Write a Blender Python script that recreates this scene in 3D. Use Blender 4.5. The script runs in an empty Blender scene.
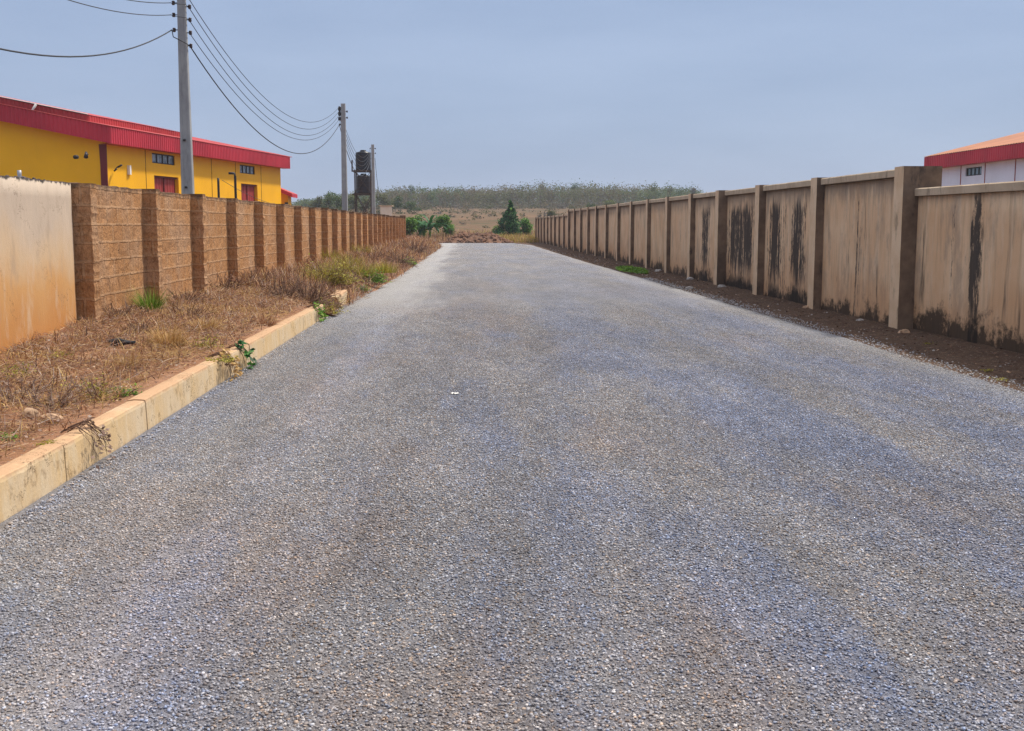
import bpy, math, random
from math import sin, cos, pi, radians, sqrt, exp
from mathutils import Vector, Matrix, noise as mnoise
random.seed(7)
R = random.random
U = random.uniform
C = bpy.context.scene.collection
SC = bpy.context.scene

# ------------------------------------------------------------------ helpers
def nz(x, y, z=0.0):
    return mnoise.noise(Vector((x, y, z)))
def fbm(x, y, z=0.0, o=4):
    a, s, f = 0.0, 0.5, 1.0
    for _ in range(o):
        a += s * nz(x * f, y * f, z + 7.3 * _); s *= .5; f *= 2.03
    return a
def ss(a, b, x):
    t = max(0, min(1, (x - a) / (b - a))); return t * t * (3 - 2 * t)
def lerp(a, b, t): return a + (b - a) * t

class MB:
    """collects geometry, links it as one mesh object"""
    def __init__(s): s.v = []; s.f = []; s.m = []; s.sm = []
    def poly(s, pts, m=0, smooth=False):
        n = len(s.v); s.v.extend([tuple(p) for p in pts]); s.f.append(tuple(range(n, n + len(pts)))); s.m.append(m); s.sm.append(smooth)
    def raw(s, vs, fs, m=0, smooth=False):
        n = len(s.v); s.v.extend([tuple(p) for p in vs])
        for f in fs: s.f.append(tuple(i + n for i in f)); s.m.append(m); s.sm.append(smooth)
    def box(s, x0, x1, y0, y1, z0, z1, m=0, M=None):
        vs = [Vector((x, y, z)) for x in (x0, x1) for y in (y0, y1) for z in (z0, z1)]
        if M: vs = [M @ v for v in vs]
        s.raw(vs, [(0, 1, 3, 2), (4, 6, 7, 5), (0, 4, 5, 1), (2, 3, 7, 6), (0, 2, 6, 4), (1, 5, 7, 3)], m)
    def tube(s, pts, r, n=6, m=0, r1=None, cap=True):
        pts = [Vector(p) for p in pts]; k = len(pts); rings = []
        for i, p in enumerate(pts):
            d = (pts[min(i + 1, k - 1)] - pts[max(i - 1, 0)]).normalized()
            a = d.cross(Vector((0, 0, 1)))
            if a.length < .05: a = d.cross(Vector((0, 1, 0)))
            a.normalize(); b = d.cross(a)
            rr = r if r1 is None else lerp(r, r1, i / max(1, k - 1))
            rings.append([p + (a * cos(2 * pi * j / n) + b * sin(2 * pi * j / n)) * rr for j in range(n)])
        vs = [q for g in rings for q in g]; fs = []
        for i in range(k - 1):
            for j in range(n):
                fs.append((i * n + j, i * n + (j + 1) % n, (i + 1) * n + (j + 1) % n, (i + 1) * n + j))
        if cap: fs.append(tuple(range(n))[::-1]); fs.append(tuple((k - 1) * n + j for j in range(n)))
        s.raw(vs, fs, m, True)
    def lathe(s, prof, cx, cy, n=28, m=0):
        vs = []; fs = []
        for (r, z) in prof:
            for j in range(n): vs.append((cx + r * cos(2 * pi * j / n), cy + r * sin(2 * pi * j / n), z))
        for i in range(len(prof) - 1):
            for j in range(n):
                fs.append((i * n + j, i * n + (j + 1) % n, (i + 1) * n + (j + 1) % n, (i + 1) * n + j))
        s.raw(vs, fs, m, True)
    def grid(s, P, m=0, smooth=True):
        """P: rows of points"""
        n = len(P[0]); vs = [q for r_ in P for q in r_]; fs = []
        for i in range(len(P) - 1):
            for j in range(n - 1):
                fs.append((i * n + j, i * n + j + 1, (i + 1) * n + j + 1, (i + 1) * n + j))
        s.raw(vs, fs, m, smooth)
    def build(s, name, mats, parent=None, loc=None):
        me = bpy.data.meshes.new(name); me.from_pydata(s.v, [], s.f)
        if not isinstance(mats, (list, tuple)): mats = [mats]
        for q in mats: me.materials.append(q)
        me.polygons.foreach_set('material_index', s.m); me.polygons.foreach_set('use_smooth', s.sm)
        me.update()
        o = bpy.data.objects.new(name, me); C.objects.link(o)
        if loc is not None:
            L = Vector(loc); me.transform(Matrix.Translation(-L)); o.location = L
        if parent is not None:
            o.parent = parent; o.matrix_parent_inverse = Matrix.Identity(4)
            if loc is None and parent.location.length > 0:
                # mesh was written in world coordinates: bring it into the parent's frame
                bpy_m = Matrix.LocRotScale(parent.location, parent.rotation_euler, None).inverted()
                if parent.parent:
                    gp = parent.parent
                    bpy_m = (Matrix.LocRotScale(gp.location, gp.rotation_euler, None) @ Matrix.LocRotScale(parent.location, parent.rotation_euler, None)).inverted()
                me.transform(bpy_m)
            elif loc is None and parent.parent:
                gp = parent.parent
                me.transform(Matrix.LocRotScale(gp.location, gp.rotation_euler, None).inverted())
        return o
def tag(o, label=None, cat=None, group=None, kind=None):
    if label: o['label'] = label
    if cat: o['category'] = cat
    if group: o['group'] = group
    if kind: o['kind'] = kind
    return o
def thing(name, loc, label, cat, group=None, rz=0.0):
    o = bpy.data.objects.new(name, None); C.objects.link(o); o.location = loc; o.rotation_euler = (0, 0, rz)
    o.empty_display_size = .3
    return tag(o, label, cat, group)

# ------------------------------------------------------------------ camera
F = 1150.0; W, H = 1024, 731
PITCH = math.atan(140.5 / F); YAW = math.atan(44 * cos(PITCH) / F)
CAMZ = 1.6
cam = bpy.data.cameras.new('camera'); co = bpy.data.objects.new('camera', cam); C.objects.link(co)
cam.sensor_width = 36; cam.lens = 36 * F / W; cam.clip_end = 12000; cam.clip_start = .05
co.location = (0, 0, CAMZ); co.rotation_euler = (pi / 2 - PITCH, 0, -YAW)
SC.camera = co
MC = Matrix.Rotation(-YAW, 3, 'Z') @ Matrix.Rotation(pi / 2 - PITCH, 3, 'X')
def at(px, py, Y):
    """world point at depth Y seen at pixel px,py (a surveying aid)"""
    d = MC @ Vector(((px - W / 2) / F, -(py - H / 2) / F, -1)); t = Y / d.y
    return Vector((d.x * t, Y, CAMZ + d.z * t))
def atz(px, py, z=0.0):
    d = MC @ Vector(((px - W / 2) / F, -(py - H / 2) / F, -1)); t = (z - CAMZ) / d.z
    return Vector((d.x * t, d.y * t, z))

def Yat(px, X):
    d = MC @ Vector(((px - W / 2) / F, -(225 - H / 2) / F, -1)); return X * d.y / d.x
# ------------------------------------------------------------------ materials
class NT:
    def __init__(s, name, rough=.9, spec=.25):
        s.mat = bpy.data.materials.new(name); s.mat.use_nodes = True
        s.t = s.mat.node_tree; s.b = s.t.nodes['Principled BSDF']; s.L = s.t.links
        s.b.inputs['Roughness'].default_value = rough
        s.b.inputs['Specular IOR Level'].default_value = spec
        s._pos = None
    def n(s, typ, **k):
        x = s.t.nodes.new(typ)
        for a, v in k.items(): setattr(x, a, v)
        return x
    def put(s, sock, v):
        if hasattr(v, 'is_linked') or isinstance(v, bpy.types.NodeSocket): s.L.new(v, sock)
        else:
            if isinstance(v, (tuple, list)) and len(v) == 3 and sock.type == 'RGBA': v = (*v, 1)
            sock.default_value = v
    @property
    def pos(s):
        if s._pos is None: s._pos = s.n('ShaderNodeNewGeometry')
        return s._pos.outputs['Position']
    @property
    def island(s):
        s.pos; return s._pos.outputs['Random Per Island']
    def obj(s): return s.n('ShaderNodeTexCoord').outputs['Object']
    def map(s, vec, scale=(1, 1, 1), loc=(0, 0, 0), rot=(0, 0, 0)):
        m = s.n('ShaderNodeMapping'); s.put(m.inputs[0], vec); m.inputs['Scale'].default_value = scale
        m.inputs['Location'].default_value = loc; m.inputs['Rotation'].default_value = rot; return m.outputs[0]
    def noise(s, vec, scale=1, detail=4, rough=.55, out='Fac', dist=0):
        m = s.n('ShaderNodeTexNoise'); s.put(m.inputs['Vector'], vec); m.inputs['Scale'].default_value = scale
        m.inputs['Detail'].default_value = detail; m.inputs['Roughness'].default_value = rough
        m.inputs['Distortion'].default_value = dist; return m.outputs[out]
    def vor(s, vec, scale, feature='F1', out='Distance', rand=1):
        m = s.n('ShaderNodeTexVoronoi', feature=feature); s.put(m.inputs['Vector'], vec); m.inputs['Scale'].default_value = scale
        m.inputs['Randomness'].default_value = rand; return m.outputs[out]
    def math(s, op, a, b=None, c=None, clamp=False):
        m = s.n('ShaderNodeMath', operation=op, use_clamp=clamp); s.put(m.inputs[0], a)
        if b is not None: s.put(m.inputs[1], b)
        if c is not None: s.put(m.inputs[2], c)
        return m.outputs[0]
    def rng(s, v, a, b, c=0, d=1, smooth=True):
        m = s.n('ShaderNodeMapRange', interpolation_type='SMOOTHSTEP' if smooth else 'LINEAR')
        s.put(m.inputs[0], v)
        for i, q in enumerate((a, b, c, d)): s.put(m.inputs[i + 1], q)
        return m.outputs[0]
    def mix(s, fac, a, b, mode='MIX'):
        m = s.n('ShaderNodeMix', data_type='RGBA', blend_type=mode); s.put(m.inputs[0], fac); s.put(m.inputs[6], a); s.put(m.inputs[7], b)
        return m.outputs[2]
    def ramp(s, v, stops, interp='LINEAR'):
        m = s.n('ShaderNodeValToRGB'); s.put(m.inputs[0], v); cr = m.color_ramp; cr.interpolation = interp
        while len(cr.elements) < len(stops): cr.elements.new(.5)
        for e, (p, c) in zip(cr.elements, stops):
            e.position = p; e.color = (*c, 1) if len(c) == 3 else c
        return m.outputs[0]
    def sep(s, vec):
        m = s.n('ShaderNodeSeparateXYZ'); s.put(m.inputs[0], vec); return m.outputs
    def bump(s, h, dist=.01, strength=1, prev=None):
        m = s.n('ShaderNodeBump'); m.inputs['Distance'].default_value = dist; m.inputs['Strength'].default_value = strength
        s.put(m.inputs['Height'], h)
        if prev is not None: s.L.new(prev, m.inputs['Normal'])
        return m.outputs[0]
    def done(s, col, normal=None, rough=None):
        s.put(s.b.inputs['Base Color'], col)
        if normal is not None: s.L.new(normal, s.b.inputs['Normal'])
        if rough is not None: s.put(s.b.inputs['Roughness'], rough)
        return s.mat

def simple(name, col, rough=.8, var=.25, scale=6, metal=0, bump=.003):
    t = NT(name, rough); n = t.noise(t.pos, scale, 6, .65)
    c2 = tuple(x * (1 - var) for x in col); c1 = tuple(min(1, x * (1 + var)) for x in col)
    t.b.inputs['Metallic'].default_value = metal
    return t.done(t.mix(t.rng(n, .3, .7), c2, c1), t.bump(n, bump))

def leafmat(name, stops, rough=.7, trans=.25, patch=None):
    t = NT(name, rough, .2)
    c = t.ramp(t.island, stops)
    if patch is not None:
        c = t.mix(t.rng(t.noise(t.pos, patch[0], 3), .4, .62), c, patch[1])
    t.done(c)
    tr = t.n('ShaderNodeBsdfTranslucent'); t.put(tr.inputs[0], c)
    mx = t.n('ShaderNodeMixShader'); mx.inputs[0].default_value = trans
    t.L.new(t.b.outputs[0], mx.inputs[1]); t.L.new(tr.outputs[0], mx.inputs[2])
    t.L.new(mx.outputs[0], t.t.nodes['Material Output'].inputs[0])
    return t.mat

# road: rolled stone chippings
def m_road(loose=False):
    t = NT('loose_chippings' if loose else 'chip_seal', .75, .3)
    p = t.pos
    SR = [(0, (.15, .143, .147)), (.2, (.24, .233, .237)), (.6, (.345, .338, .340)), (.88, (.45, .44, .435)), (.98, (.56, .55, .535)), (1, (.68, .66, .64))]
    if loose:
        rA = t.island; rG = t.math('FRACT', t.math('MULTIPLY', rA, 37.31)); c = t.ramp(t.math('FRACT', t.math('MULTIPLY', rA, 11.7)), SR); q = p
    else:
        warp = t.n('ShaderNodeVectorMath', operation='ADD'); t.L.new(p, warp.inputs[0])
        nv = t.n('ShaderNodeVectorMath', operation='SCALE'); t.L.new(t.noise(p, 40, 2, .5, 'Color'), nv.inputs[0]); nv.inputs['Scale'].default_value = .014
        t.L.new(nv.outputs[0], warp.inputs[1]); q = warp.outputs[0]
        S_ = 76
        cellA = t.vor(q, S_, out='Color'); dA = t.vor(q, S_); eA = t.vor(q, S_, 'DISTANCE_TO_EDGE')
        cellB = t.vor(q, 170, out='Color'); dB = t.vor(q, 170)
        rA = t.sep(cellA)[0]; rG = t.sep(cellA)[1]; rB = t.sep(cellB)[0]
        stone = t.ramp(rA, SR)
        fine = t.ramp(rB, [(0, (.17, .163, .166)), (.5, (.30, .293, .295)), (1, (.44, .43, .425))])
        c = t.mix(t.rng(t.noise(q, 20, 3), .50, .70), stone, fine)
    c = t.mix(t.rng(rG, .70, .95), c, (1.0, .80, .62), 'MULTIPLY')
    c = t.mix(t.rng(rG, .32, .08), c, (.74, .86, 1.06), 'MULTIPLY')
    if not loose: c = t.mix(t.rng(eA, .0, .09), c, (.125, .119, .122))
    # broad patches stretched along the road: dust, bluish chippings
    s3 = t.sep(p); sx, sy = s3[0], s3[1]
    w = t.noise(t.map(p, (1, .20, 1)), .85, 5, .68)
    right = t.rng(sx, -.6, 2.4, 0, .09)
    c = t.mix(t.math('MULTIPLY', t.rng(t.math('ADD', w, right), .46, .68), t.rng(sy, 9, 30, .85, .45)), c, (.80, .92, 1.20), 'MULTIPLY')
    w2 = t.noise(t.map(p, (.8, .28, 1), (9, 3, 0)), .6, 5, .68)
    c = t.mix(t.math('MULTIPLY', t.rng(t.math('ADD', w2, t.math('MULTIPLY', right, -.6)), .44, .66), t.rng(sy, 9, 30, .75, .35)), c, (1.05, .90, .77), 'MULTIPLY')
    # wheel track of clean pale chippings on the left
    wob = t.math('ADD', sx, t.math('MULTIPLY', t.math('SUBTRACT', t.noise(p, .25, 2), .5), .9))
    tr = t.math('ADD', t.rng(t.math('ABSOLUTE', t.math('ADD', wob, 1.35)), .42, .05), t.math('MULTIPLY', t.rng(t.math('ABSOLUTE', t.math('SUBTRACT', wob, 4.6)), .5, .1), .5))
    tr2 = t.math('MULTIPLY', tr, t.rng(t.noise(t.map(p, (1, .3, 1)), 2.2, 4), .30, .58))
    c = t.mix(t.math('MULTIPLY', tr2, .8), c, (1.22, 1.25, 1.34), 'MULTIPLY')
    # dustier and paler with distance from the fresh end
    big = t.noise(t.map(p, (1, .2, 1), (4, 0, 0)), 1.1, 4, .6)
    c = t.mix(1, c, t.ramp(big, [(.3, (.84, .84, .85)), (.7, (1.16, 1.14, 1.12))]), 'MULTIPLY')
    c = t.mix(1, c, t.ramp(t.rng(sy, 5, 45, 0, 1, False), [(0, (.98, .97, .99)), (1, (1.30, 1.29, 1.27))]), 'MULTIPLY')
    gr = t.math('ADD', t.noise(p, 30, 3, .8), t.math('ADD', t.noise(t.map(p, (1, .5, 1)), 9, 4, .8), t.noise(t.map(p, (1, .3, 1)), 3.0, 4, .8)))
    c = t.mix(1, c, t.ramp(t.rng(gr, 1.15, 1.85, 0, 1, False), [(0, (.74, .74, .75)), (.5, (1, 1, 1)), (1, (1.28, 1.27, 1.25))]), 'MULTIPLY')
    dust = t.math('MULTIPLY', t.rng(t.math('ADD', wob, t.math('MULTIPLY', t.noise(t.map(p, (1, .12, 1)), 1.6, 4), 2.2)), .75, -.6), t.rng(sy, 12, 30, .15, .60))
    dust = t.math('MAXIMUM', dust, t.math('MULTIPLY', t.rng(t.math('ADD', sx, t.noise(t.map(p, (1, .12, 1)), 1.6, 4)), 4.9, 6.1), .55))
    c = t.mix(dust, c, (.47, .445, .42))
    if loose: return t.done(c, t.bump(t.noise(p, 400, 2), .001, .5))
    h = t.math('ADD', t.math('MULTIPLY', t.rng(dA, .75, 0), .8), t.math('MULTIPLY', rA, .9))
    h = t.math('ADD', h, t.math('MULTIPLY', t.rng(dB, .7, 0), .25))
    return t.done(c, t.bump(h, .009, .9))

def m_soil(name, c1, c2, c3, scale=1.0, damp=None):
    t = NT(name, .95, .1); p = t.pos
    a = t.noise(p, 1.3 * scale, 6, .6); b_ = t.noise(p, 14 * scale, 6, .7); c_ = t.noise(p, 90 * scale, 3, .6)
    c = t.mix(t.rng(a, .38, .62), c1, c2); c = t.mix(t.rng(b_, .45, .7), c, c3)
    c = t.mix(t.rng(c_, .5, .75), c, (.10, .07, .05))
    peb = t.vor(p, 45 * scale); pc = t.sep(t.vor(p, 45 * scale, out='Color'))[0]
    msk = t.math('MULTIPLY', t.rng(peb, .36, .24), t.rng(pc, .80, .84))
    c = t.mix(msk, c, (.36, .31, .26))
    h = t.math('ADD', t.math('MULTIPLY', b_, 1.0), t.math('ADD', t.math('MULTIPLY', c_, .35), t.math('MULTIPLY', msk, .3)))
    return t.done(c, t.bump(h, .03, .9))

def m_field():
    t = NT('dry_field', .95, .1); p = t.pos
    a = t.noise(t.map(p, (1, .35, 1)), .03, 7, .65); b_ = t.noise(t.map(p, (1, .5, 1)), .25, 5, .65); c_ = t.noise(p, 2.5, 4, .6)
    c = t.ramp(a, [(.30, (.070, .052, .028)), (.42, (.120, .076, .042)), (.55, (.170, .100, .058)), (.68, (.225, .135, .08))])
    c = t.mix(t.rng(b_, .5, .64), c, (.075, .075, .038))
    c = t.mix(t.rng(c_, .52, .8), c, (.20, .14, .08))
    return t.done(c, t.bump(c_, .15, .8))

def m_block():
    t = NT('sandcrete_block', .95, .1); p = t.pos
    s3 = t.sep(p)
    # wrap x into y so that both faces show courses
    cmb = t.n('ShaderNodeCombineXYZ'); t.L.new(t.math('ADD', s3[1], s3[0]), cmb.inputs[0]); t.L.new(t.math('ADD', s3[2], 0.170), cmb.inputs[1])
    wv = t.n('ShaderNodeVectorMath', operation='ADD'); t.L.new(cmb.outputs[0], wv.inputs[0])
    sc = t.n('ShaderNodeVectorMath', operation='SCALE'); t.L.new(t.noise(p, 4, 4, .6, 'Color'), sc.inputs[0]); sc.inputs['Scale'].default_value = .045
    t.L.new(sc.outputs[0], wv.inputs[1])
    br = t.n('ShaderNodeTexBrick'); t.L.new(wv.outputs[0], br.inputs['Vector'])
    for k, v in (('Scale', 1), ('Mortar Size', .019), ('Mortar Smooth', .4), ('Bias', 0), ('Brick Width', .45), ('Row Height', .225)): br.inputs[k].default_value = v
    br.inputs['Color1'].default_value = (.46, .23, .10, 1); br.inputs['Color2'].default_value = (.54, .28, .125, 1); br.inputs['Mortar'].default_value = (.50, .285, .15, 1)
    f = br.outputs['Fac']; c = br.outputs['Color']
    a = t.noise(p, 1.1, 5, .6); b_ = t.noise(p, 22, 6, .7); g = t.noise(t.map(p, (1, 1, .5)), 60, 4, .7)
    c = t.mix(t.math('MULTIPLY', t.rng(a, .42, .68), .5), c, (.52, .36, .25))
    c = t.mix(t.math('MULTIPLY', t.rng(b_, .48, .66), .65), c, (.17, .085, .045))
    c = t.mix(t.math('MULTIPLY', t.rng(t.noise(t.map(p, (1, 1, .35)), 9, 5, .75), .52, .64), .5), c, (.20, .10, .05))
    c = t.mix(t.math('MULTIPLY', t.rng(t.noise(p, .45, 3), .5, .62), .35), c, (.30, .15, .07))
    c = t.mix(t.math('MULTIPLY', t.rng(g, .55, .75), .45), c, (.56, .36, .22))
    c = t.mix(t.math('MULTIPLY', f, t.rng(t.noise(p, 3, 4), .40, .60, .08, .6)), c, (.60, .36, .20))
    # worn, patchily eroded mortar lines: some joints open and dark
    e = t.math('MULTIPLY', t.math('SUBTRACT', f, 0.0), t.rng(t.noise(p, 5, 3), .62, .72))
    c = t.mix(t.math('MULTIPLY', e, .5), c, (.17, .10, .06))
    # algae along the top course, red soil splash at the foot
    z = s3[2]
    top = t.math('MULTIPLY', t.rng(t.math('ADD', z, t.math('MULTIPLY', t.noise(p, 6, 5, .7), .30)), 2.17, 2.26), .75)
    c = t.mix(top, c, (.085, .060, .045))
    h = t.math('SUBTRACT', t.math('ADD', t.math('MULTIPLY', b_, .55), t.math('MULTIPLY', g, .35)), t.math('MULTIPLY', f, -.35))
    h = t.math('SUBTRACT', h, t.math('MULTIPLY', e, .5))
    return t.done(c, t.bump(h, .045, 1))

def m_plaster_left():
    t = NT('weathered_render', .85, .15); p = t.pos; z = t.sep(p)[2]
    n1 = t.noise(p, 1.2, 6, .6); n2 = t.noise(t.map(p, (1, 1, .35)), 3.5, 6, .65); n3 = t.noise(p, 30, 4, .6)
    zz = t.math('ADD', z, t.math('MULTIPLY', t.math('SUBTRACT', n1, .5), .9))
    c = t.ramp(t.rng(zz, .4, 2.1, 0, 1, False), [(0, (.52, .235, .075)), (.30, (.58, .32, .13)), (.52, (.60, .43, .27)), (.75, (.54, .43, .33)), (1, (.52, .42, .33))])
    c = t.mix(t.math('MULTIPLY', t.rng(n2, .5, .68), .5), c, (.63, .50, .38))
    c = t.mix(t.math('MULTIPLY', t.rng(n2, .46, .30), .4), c, (.36, .27, .20))
    c = t.mix(t.math('MULTIPLY', t.rng(n3, .62, .75), .35), c, (.22, .13, .08))
    top = t.rng(t.math('ADD', z, t.math('MULTIPLY', t.noise(p, 9, 5, .7), .16)), 2.135, 2.165)
    c = t.mix(top, c, (.05, .04, .035))
    cr = t.vor(t.map(t.noise(p, 1.2, 3, .5, 'Color'), (1.1, 1.1, 1.1)), 1.0, 'DISTANCE_TO_EDGE')
    pv = t.n('ShaderNodeVectorMath', operation='ADD'); t.L.new(p, pv.inputs[0]); t.L.new(t.noise(p, 2.5, 5, .7, 'Color'), pv.inputs[1])
    crk = t.vor(pv.outputs[0], .75, 'DISTANCE_TO_EDGE')
    ck = t.math('MULTIPLY', t.rng(crk, .006, .0), t.rng(t.noise(p, .8, 2), .45, .6))
    c = t.mix(t.math('MULTIPLY', ck, .65), c, (.13, .08, .05))
    return t.done(c, t.bump(t.math('ADD', n2, t.math('MULTIPLY', n3, .12)), .02, .7))

def m_plaster_right(name, y0, y1, peaks, zlo=.9, base=.26):
    """tan render with rain streaks of black mould; peaks: (y, halfwidth, strength)"""
    t = NT(name, .88, .15); p = t.pos; s3 = t.sep(p); y, z = s3[1], s3[2]
    n1 = t.noise(p, .9, 6, .6); n2 = t.noise(t.map(p, (2, 2, .25)), 3.0, 6, .65); n3 = t.noise(p, 38, 4, .6)
    nl = t.noise(t.map(p, (1, 1, .10)), 9, 5, .6)
    c = t.mix(t.rng(n1, .35, .65), (.64, .405, .235), (.72, .50, .315))
    c = t.mix(t.math('MULTIPLY', t.rng(n2, .48, .68), .55), c, (.72, .54, .37))
    c = t.mix(t.math('MULTIPLY', t.rng(nl, .53, .36), .34), c, (.26, .18, .12))
    gm = t.math('MULTIPLY', t.rng(t.noise(t.map(p, (1, 1, .45)), 1.7, 6, .72), .50, .66), .6)
    c = t.mix(gm, c, (.33, .245, .18))
    tp = t.math('MULTIPLY', t.rng(t.math('ADD', z, t.math('MULTIPLY', t.noise(t.map(p, (1, 1, .25)), 6, 5, .7), .9)), 2.35, 2.70), .55)
    c = t.mix(tp, c, (.13, .10, .08))
    zz0 = t.math('ADD', z, t.math('MULTIPLY', t.math('SUBTRACT', n1, .5), .8))
    c = t.mix(t.math('MULTIPLY', t.rng(zz0, .95, .25), .55), c, (.56, .31, .16))
    stops = [(0, (0, 0, 0))]
    for (yc, hw, st) in sorted(peaks):
        for dy, v in ((-hw * 1.5, 0), (-hw * .6, st), (hw * .6, st), (hw * 1.5, 0)):
            q = (yc + dy - y0) / (y1 - y0); stops.append((max(stops[-1][0] + .0005, min(.999, q)), (v, v, v)))
    stops.append((1, (0, 0, 0)))
    assert len(stops) <= 32, len(stops)
    wob = t.math('ADD', y, t.math('MULTIPLY', t.math('SUBTRACT', t.noise(t.map(p, (1, 1, 1)), 2.2, 4), .5), .16))
    mask = t.ramp(t.rng(wob, y0, y1, 0, 1, False), stops)
    streak = t.noise(t.map(p, (1, 1, .06)), 7.5, 5, .72)
    lim = t.math('ADD', zlo - .75, t.math('MULTIPLY', t.noise(t.map(p, (1, 1, .0)), 5.0, 3, .7), 1.8))
    zup = t.rng(z, t.math('ADD', lim, .45), t.math('ADD', lim, -.15), 1, 0)
    ztop = t.rng(t.math('ADD', z, t.math('MULTIPLY', t.noise(t.map(p, (1, 1, .1)), 8, 3), .9)), 2.62, 2.35)
    low = t.math('MULTIPLY', t.rng(t.math('ADD', z, t.math('MULTIPLY', n1, .5)), .75, .45), .9)
    zup = t.math('MINIMUM', t.rng(z, t.math('SUBTRACT', lim, .15), t.math('ADD', lim, .45)), ztop)
    zup = t.math('MAXIMUM', zup, low)
    v = t.math('ADD', t.math('MULTIPLY', mask, 1.0), t.math('MULTIPLY', t.math('SUBTRACT', streak, .5), 2.2))
    v = t.math('ADD', v, t.math('MULTIPLY', t.math('SUBTRACT', t.noise(t.map(p, (1, 1, .55)), 9, 6, .75), .5), 1.5))
    st = t.math('MULTIPLY', t.math('MULTIPLY', t.rng(v, .36, .66), zup), t.rng(mask, .02, .3))
    c = t.mix(t.math('MULTIPLY', st, .93), c, (.030, .027, .027))
    gen = t.math('MULTIPLY', t.math('MULTIPLY', t.rng(t.noise(t.map(p, (1, 1, .05), (0, 3, 0)), 5.5, 6, .75), .57, .66), t.rng(y, 36, 29)), t.math('MULTIPLY', zup, t.rng(t.noise(p, .8, 3), .44, .58)))
    c = t.mix(t.math('MULTIPLY', gen, .80), c, (.045, .036, .030))
    # mould at the foot
    fb = t.math('ADD', z, t.math('MULTIPLY', t.math('SUBTRACT', t.noise(p, 1.3, 6, .75), .5), 1.7))
    foot = t.rng(fb, base + .10, base - .14)
    c = t.mix(t.math('MULTIPLY', foot, .9), c, (.028, .022, .018))
    spike = t.math('MULTIPLY', t.rng(t.noise(t.map(p, (1, 1, .22)), 3.2, 5, .7), .60, .68), t.rng(z, 1.0, .45))
    c = t.mix(t.math('MULTIPLY', spike, .75), c, (.045, .032, .025))
    c = t.mix(t.math('MULTIPLY', t.rng(n3, .64, .76), .4), c, (.16, .11, .08))
    return t.done(c, t.bump(t.math('ADD', n2, t.math('MULTIPLY', n3, .15)), .02, .8))

def m_concrete(name, c1, c2, mould=.35, sc=1.0):
    t = NT(name, .88, .15); p = t.pos
    n1 = t.noise(p, 2.2 * sc, 6, .65); n2 = t.noise(t.map(p, (1, 1, .3)), 7 * sc, 5, .7); n3 = t.noise(p, 60 * sc, 4, .65)
    c = t.mix(t.rng(n1, .35, .65), c1, c2)
    c = t.mix(t.math('MULTIPLY', t.rng(n2, .54, .72), mould), c, (.055, .045, .04))
    c = t.mix(t.math('MULTIPLY', t.rng(n3, .6, .75), .3), c, tuple(x * .5 for x in c1))
    return t.done(c, t.bump(t.math('ADD', n1, t.math('MULTIPLY', n3, .3)), .012, .7))

def m_kerb():
    t = NT('kerb_concrete', .88, .15); p = t.pos; s3 = t.sep(p); z = s3[2]
    n1 = t.noise(p, 1.8, 6, .65); n2 = t.noise(t.map(p, (1, 1, .3)), 6, 5, .7); n3 = t.noise(p, 45, 4, .65)
    c = t.mix(t.rng(n1, .36, .64), (.61, .43, .23), (.61, .47, .31))
    c = t.mix(t.math('MULTIPLY', t.rng(n2, .46, .64), .55), c, (.66, .54, .38))
    c = t.mix(t.math('MULTIPLY', t.rng(t.noise(p, 3.3, 6, .75), .57, .70), .7), c, (.20, .12, .06))
    c = t.mix(t.rng(t.math('ADD', z, t.math('MULTIPLY', n2, .09)), .262, .300), c, (.50, .31, .18))
    c = t.mix(t.math('MULTIPLY', t.rng(t.math('ADD', z, t.math('MULTIPLY', n2, .10)), .085, .045), .6), c, (.26, .21, .17))
    c = t.mix(t.math('MULTIPLY', t.rng(n3, .6, .75), .35), c, (.27, .18, .11))
    pv = t.n('ShaderNodeVectorMath', operation='ADD'); t.L.new(p, pv.inputs[0]); t.L.new(t.noise(p, 5, 4, .7, 'Color'), pv.inputs[1])
    crk = t.rng(t.vor(pv.outputs[0], 1.1, 'DISTANCE_TO_EDGE'), .006, 0)
    c = t.mix(t.math('MULTIPLY', crk, .7), c, (.14, .08, .05))
    return t.done(c, t.bump(t.math('SUBTRACT', t.math('ADD', n2, t.math('MULTIPLY', n3, .35)), crk), .012, .8))

def m_paint(name, col, var=.12, streak=.25, rough=.6):
    t = NT(name, rough, .3); p = t.pos
    n1 = t.noise(p, .35, 5, .6); n2 = t.noise(t.map(p, (1, 1, .12)), 1.6, 5, .65)
    c = t.mix(t.rng(n1, .35, .65), tuple(x * (1 - var) for x in col), tuple(min(1, x * (1 + var)) for x in col))
    c = t.mix(t.math('MULTIPLY', t.rng(n2, .55, .75), streak), c, tuple(x * .55 for x in col))
    return t.done(c, t.bump(n2, .004))

def m_forest(name, stops):
    return leafmat(name, stops, .8, .35)

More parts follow.
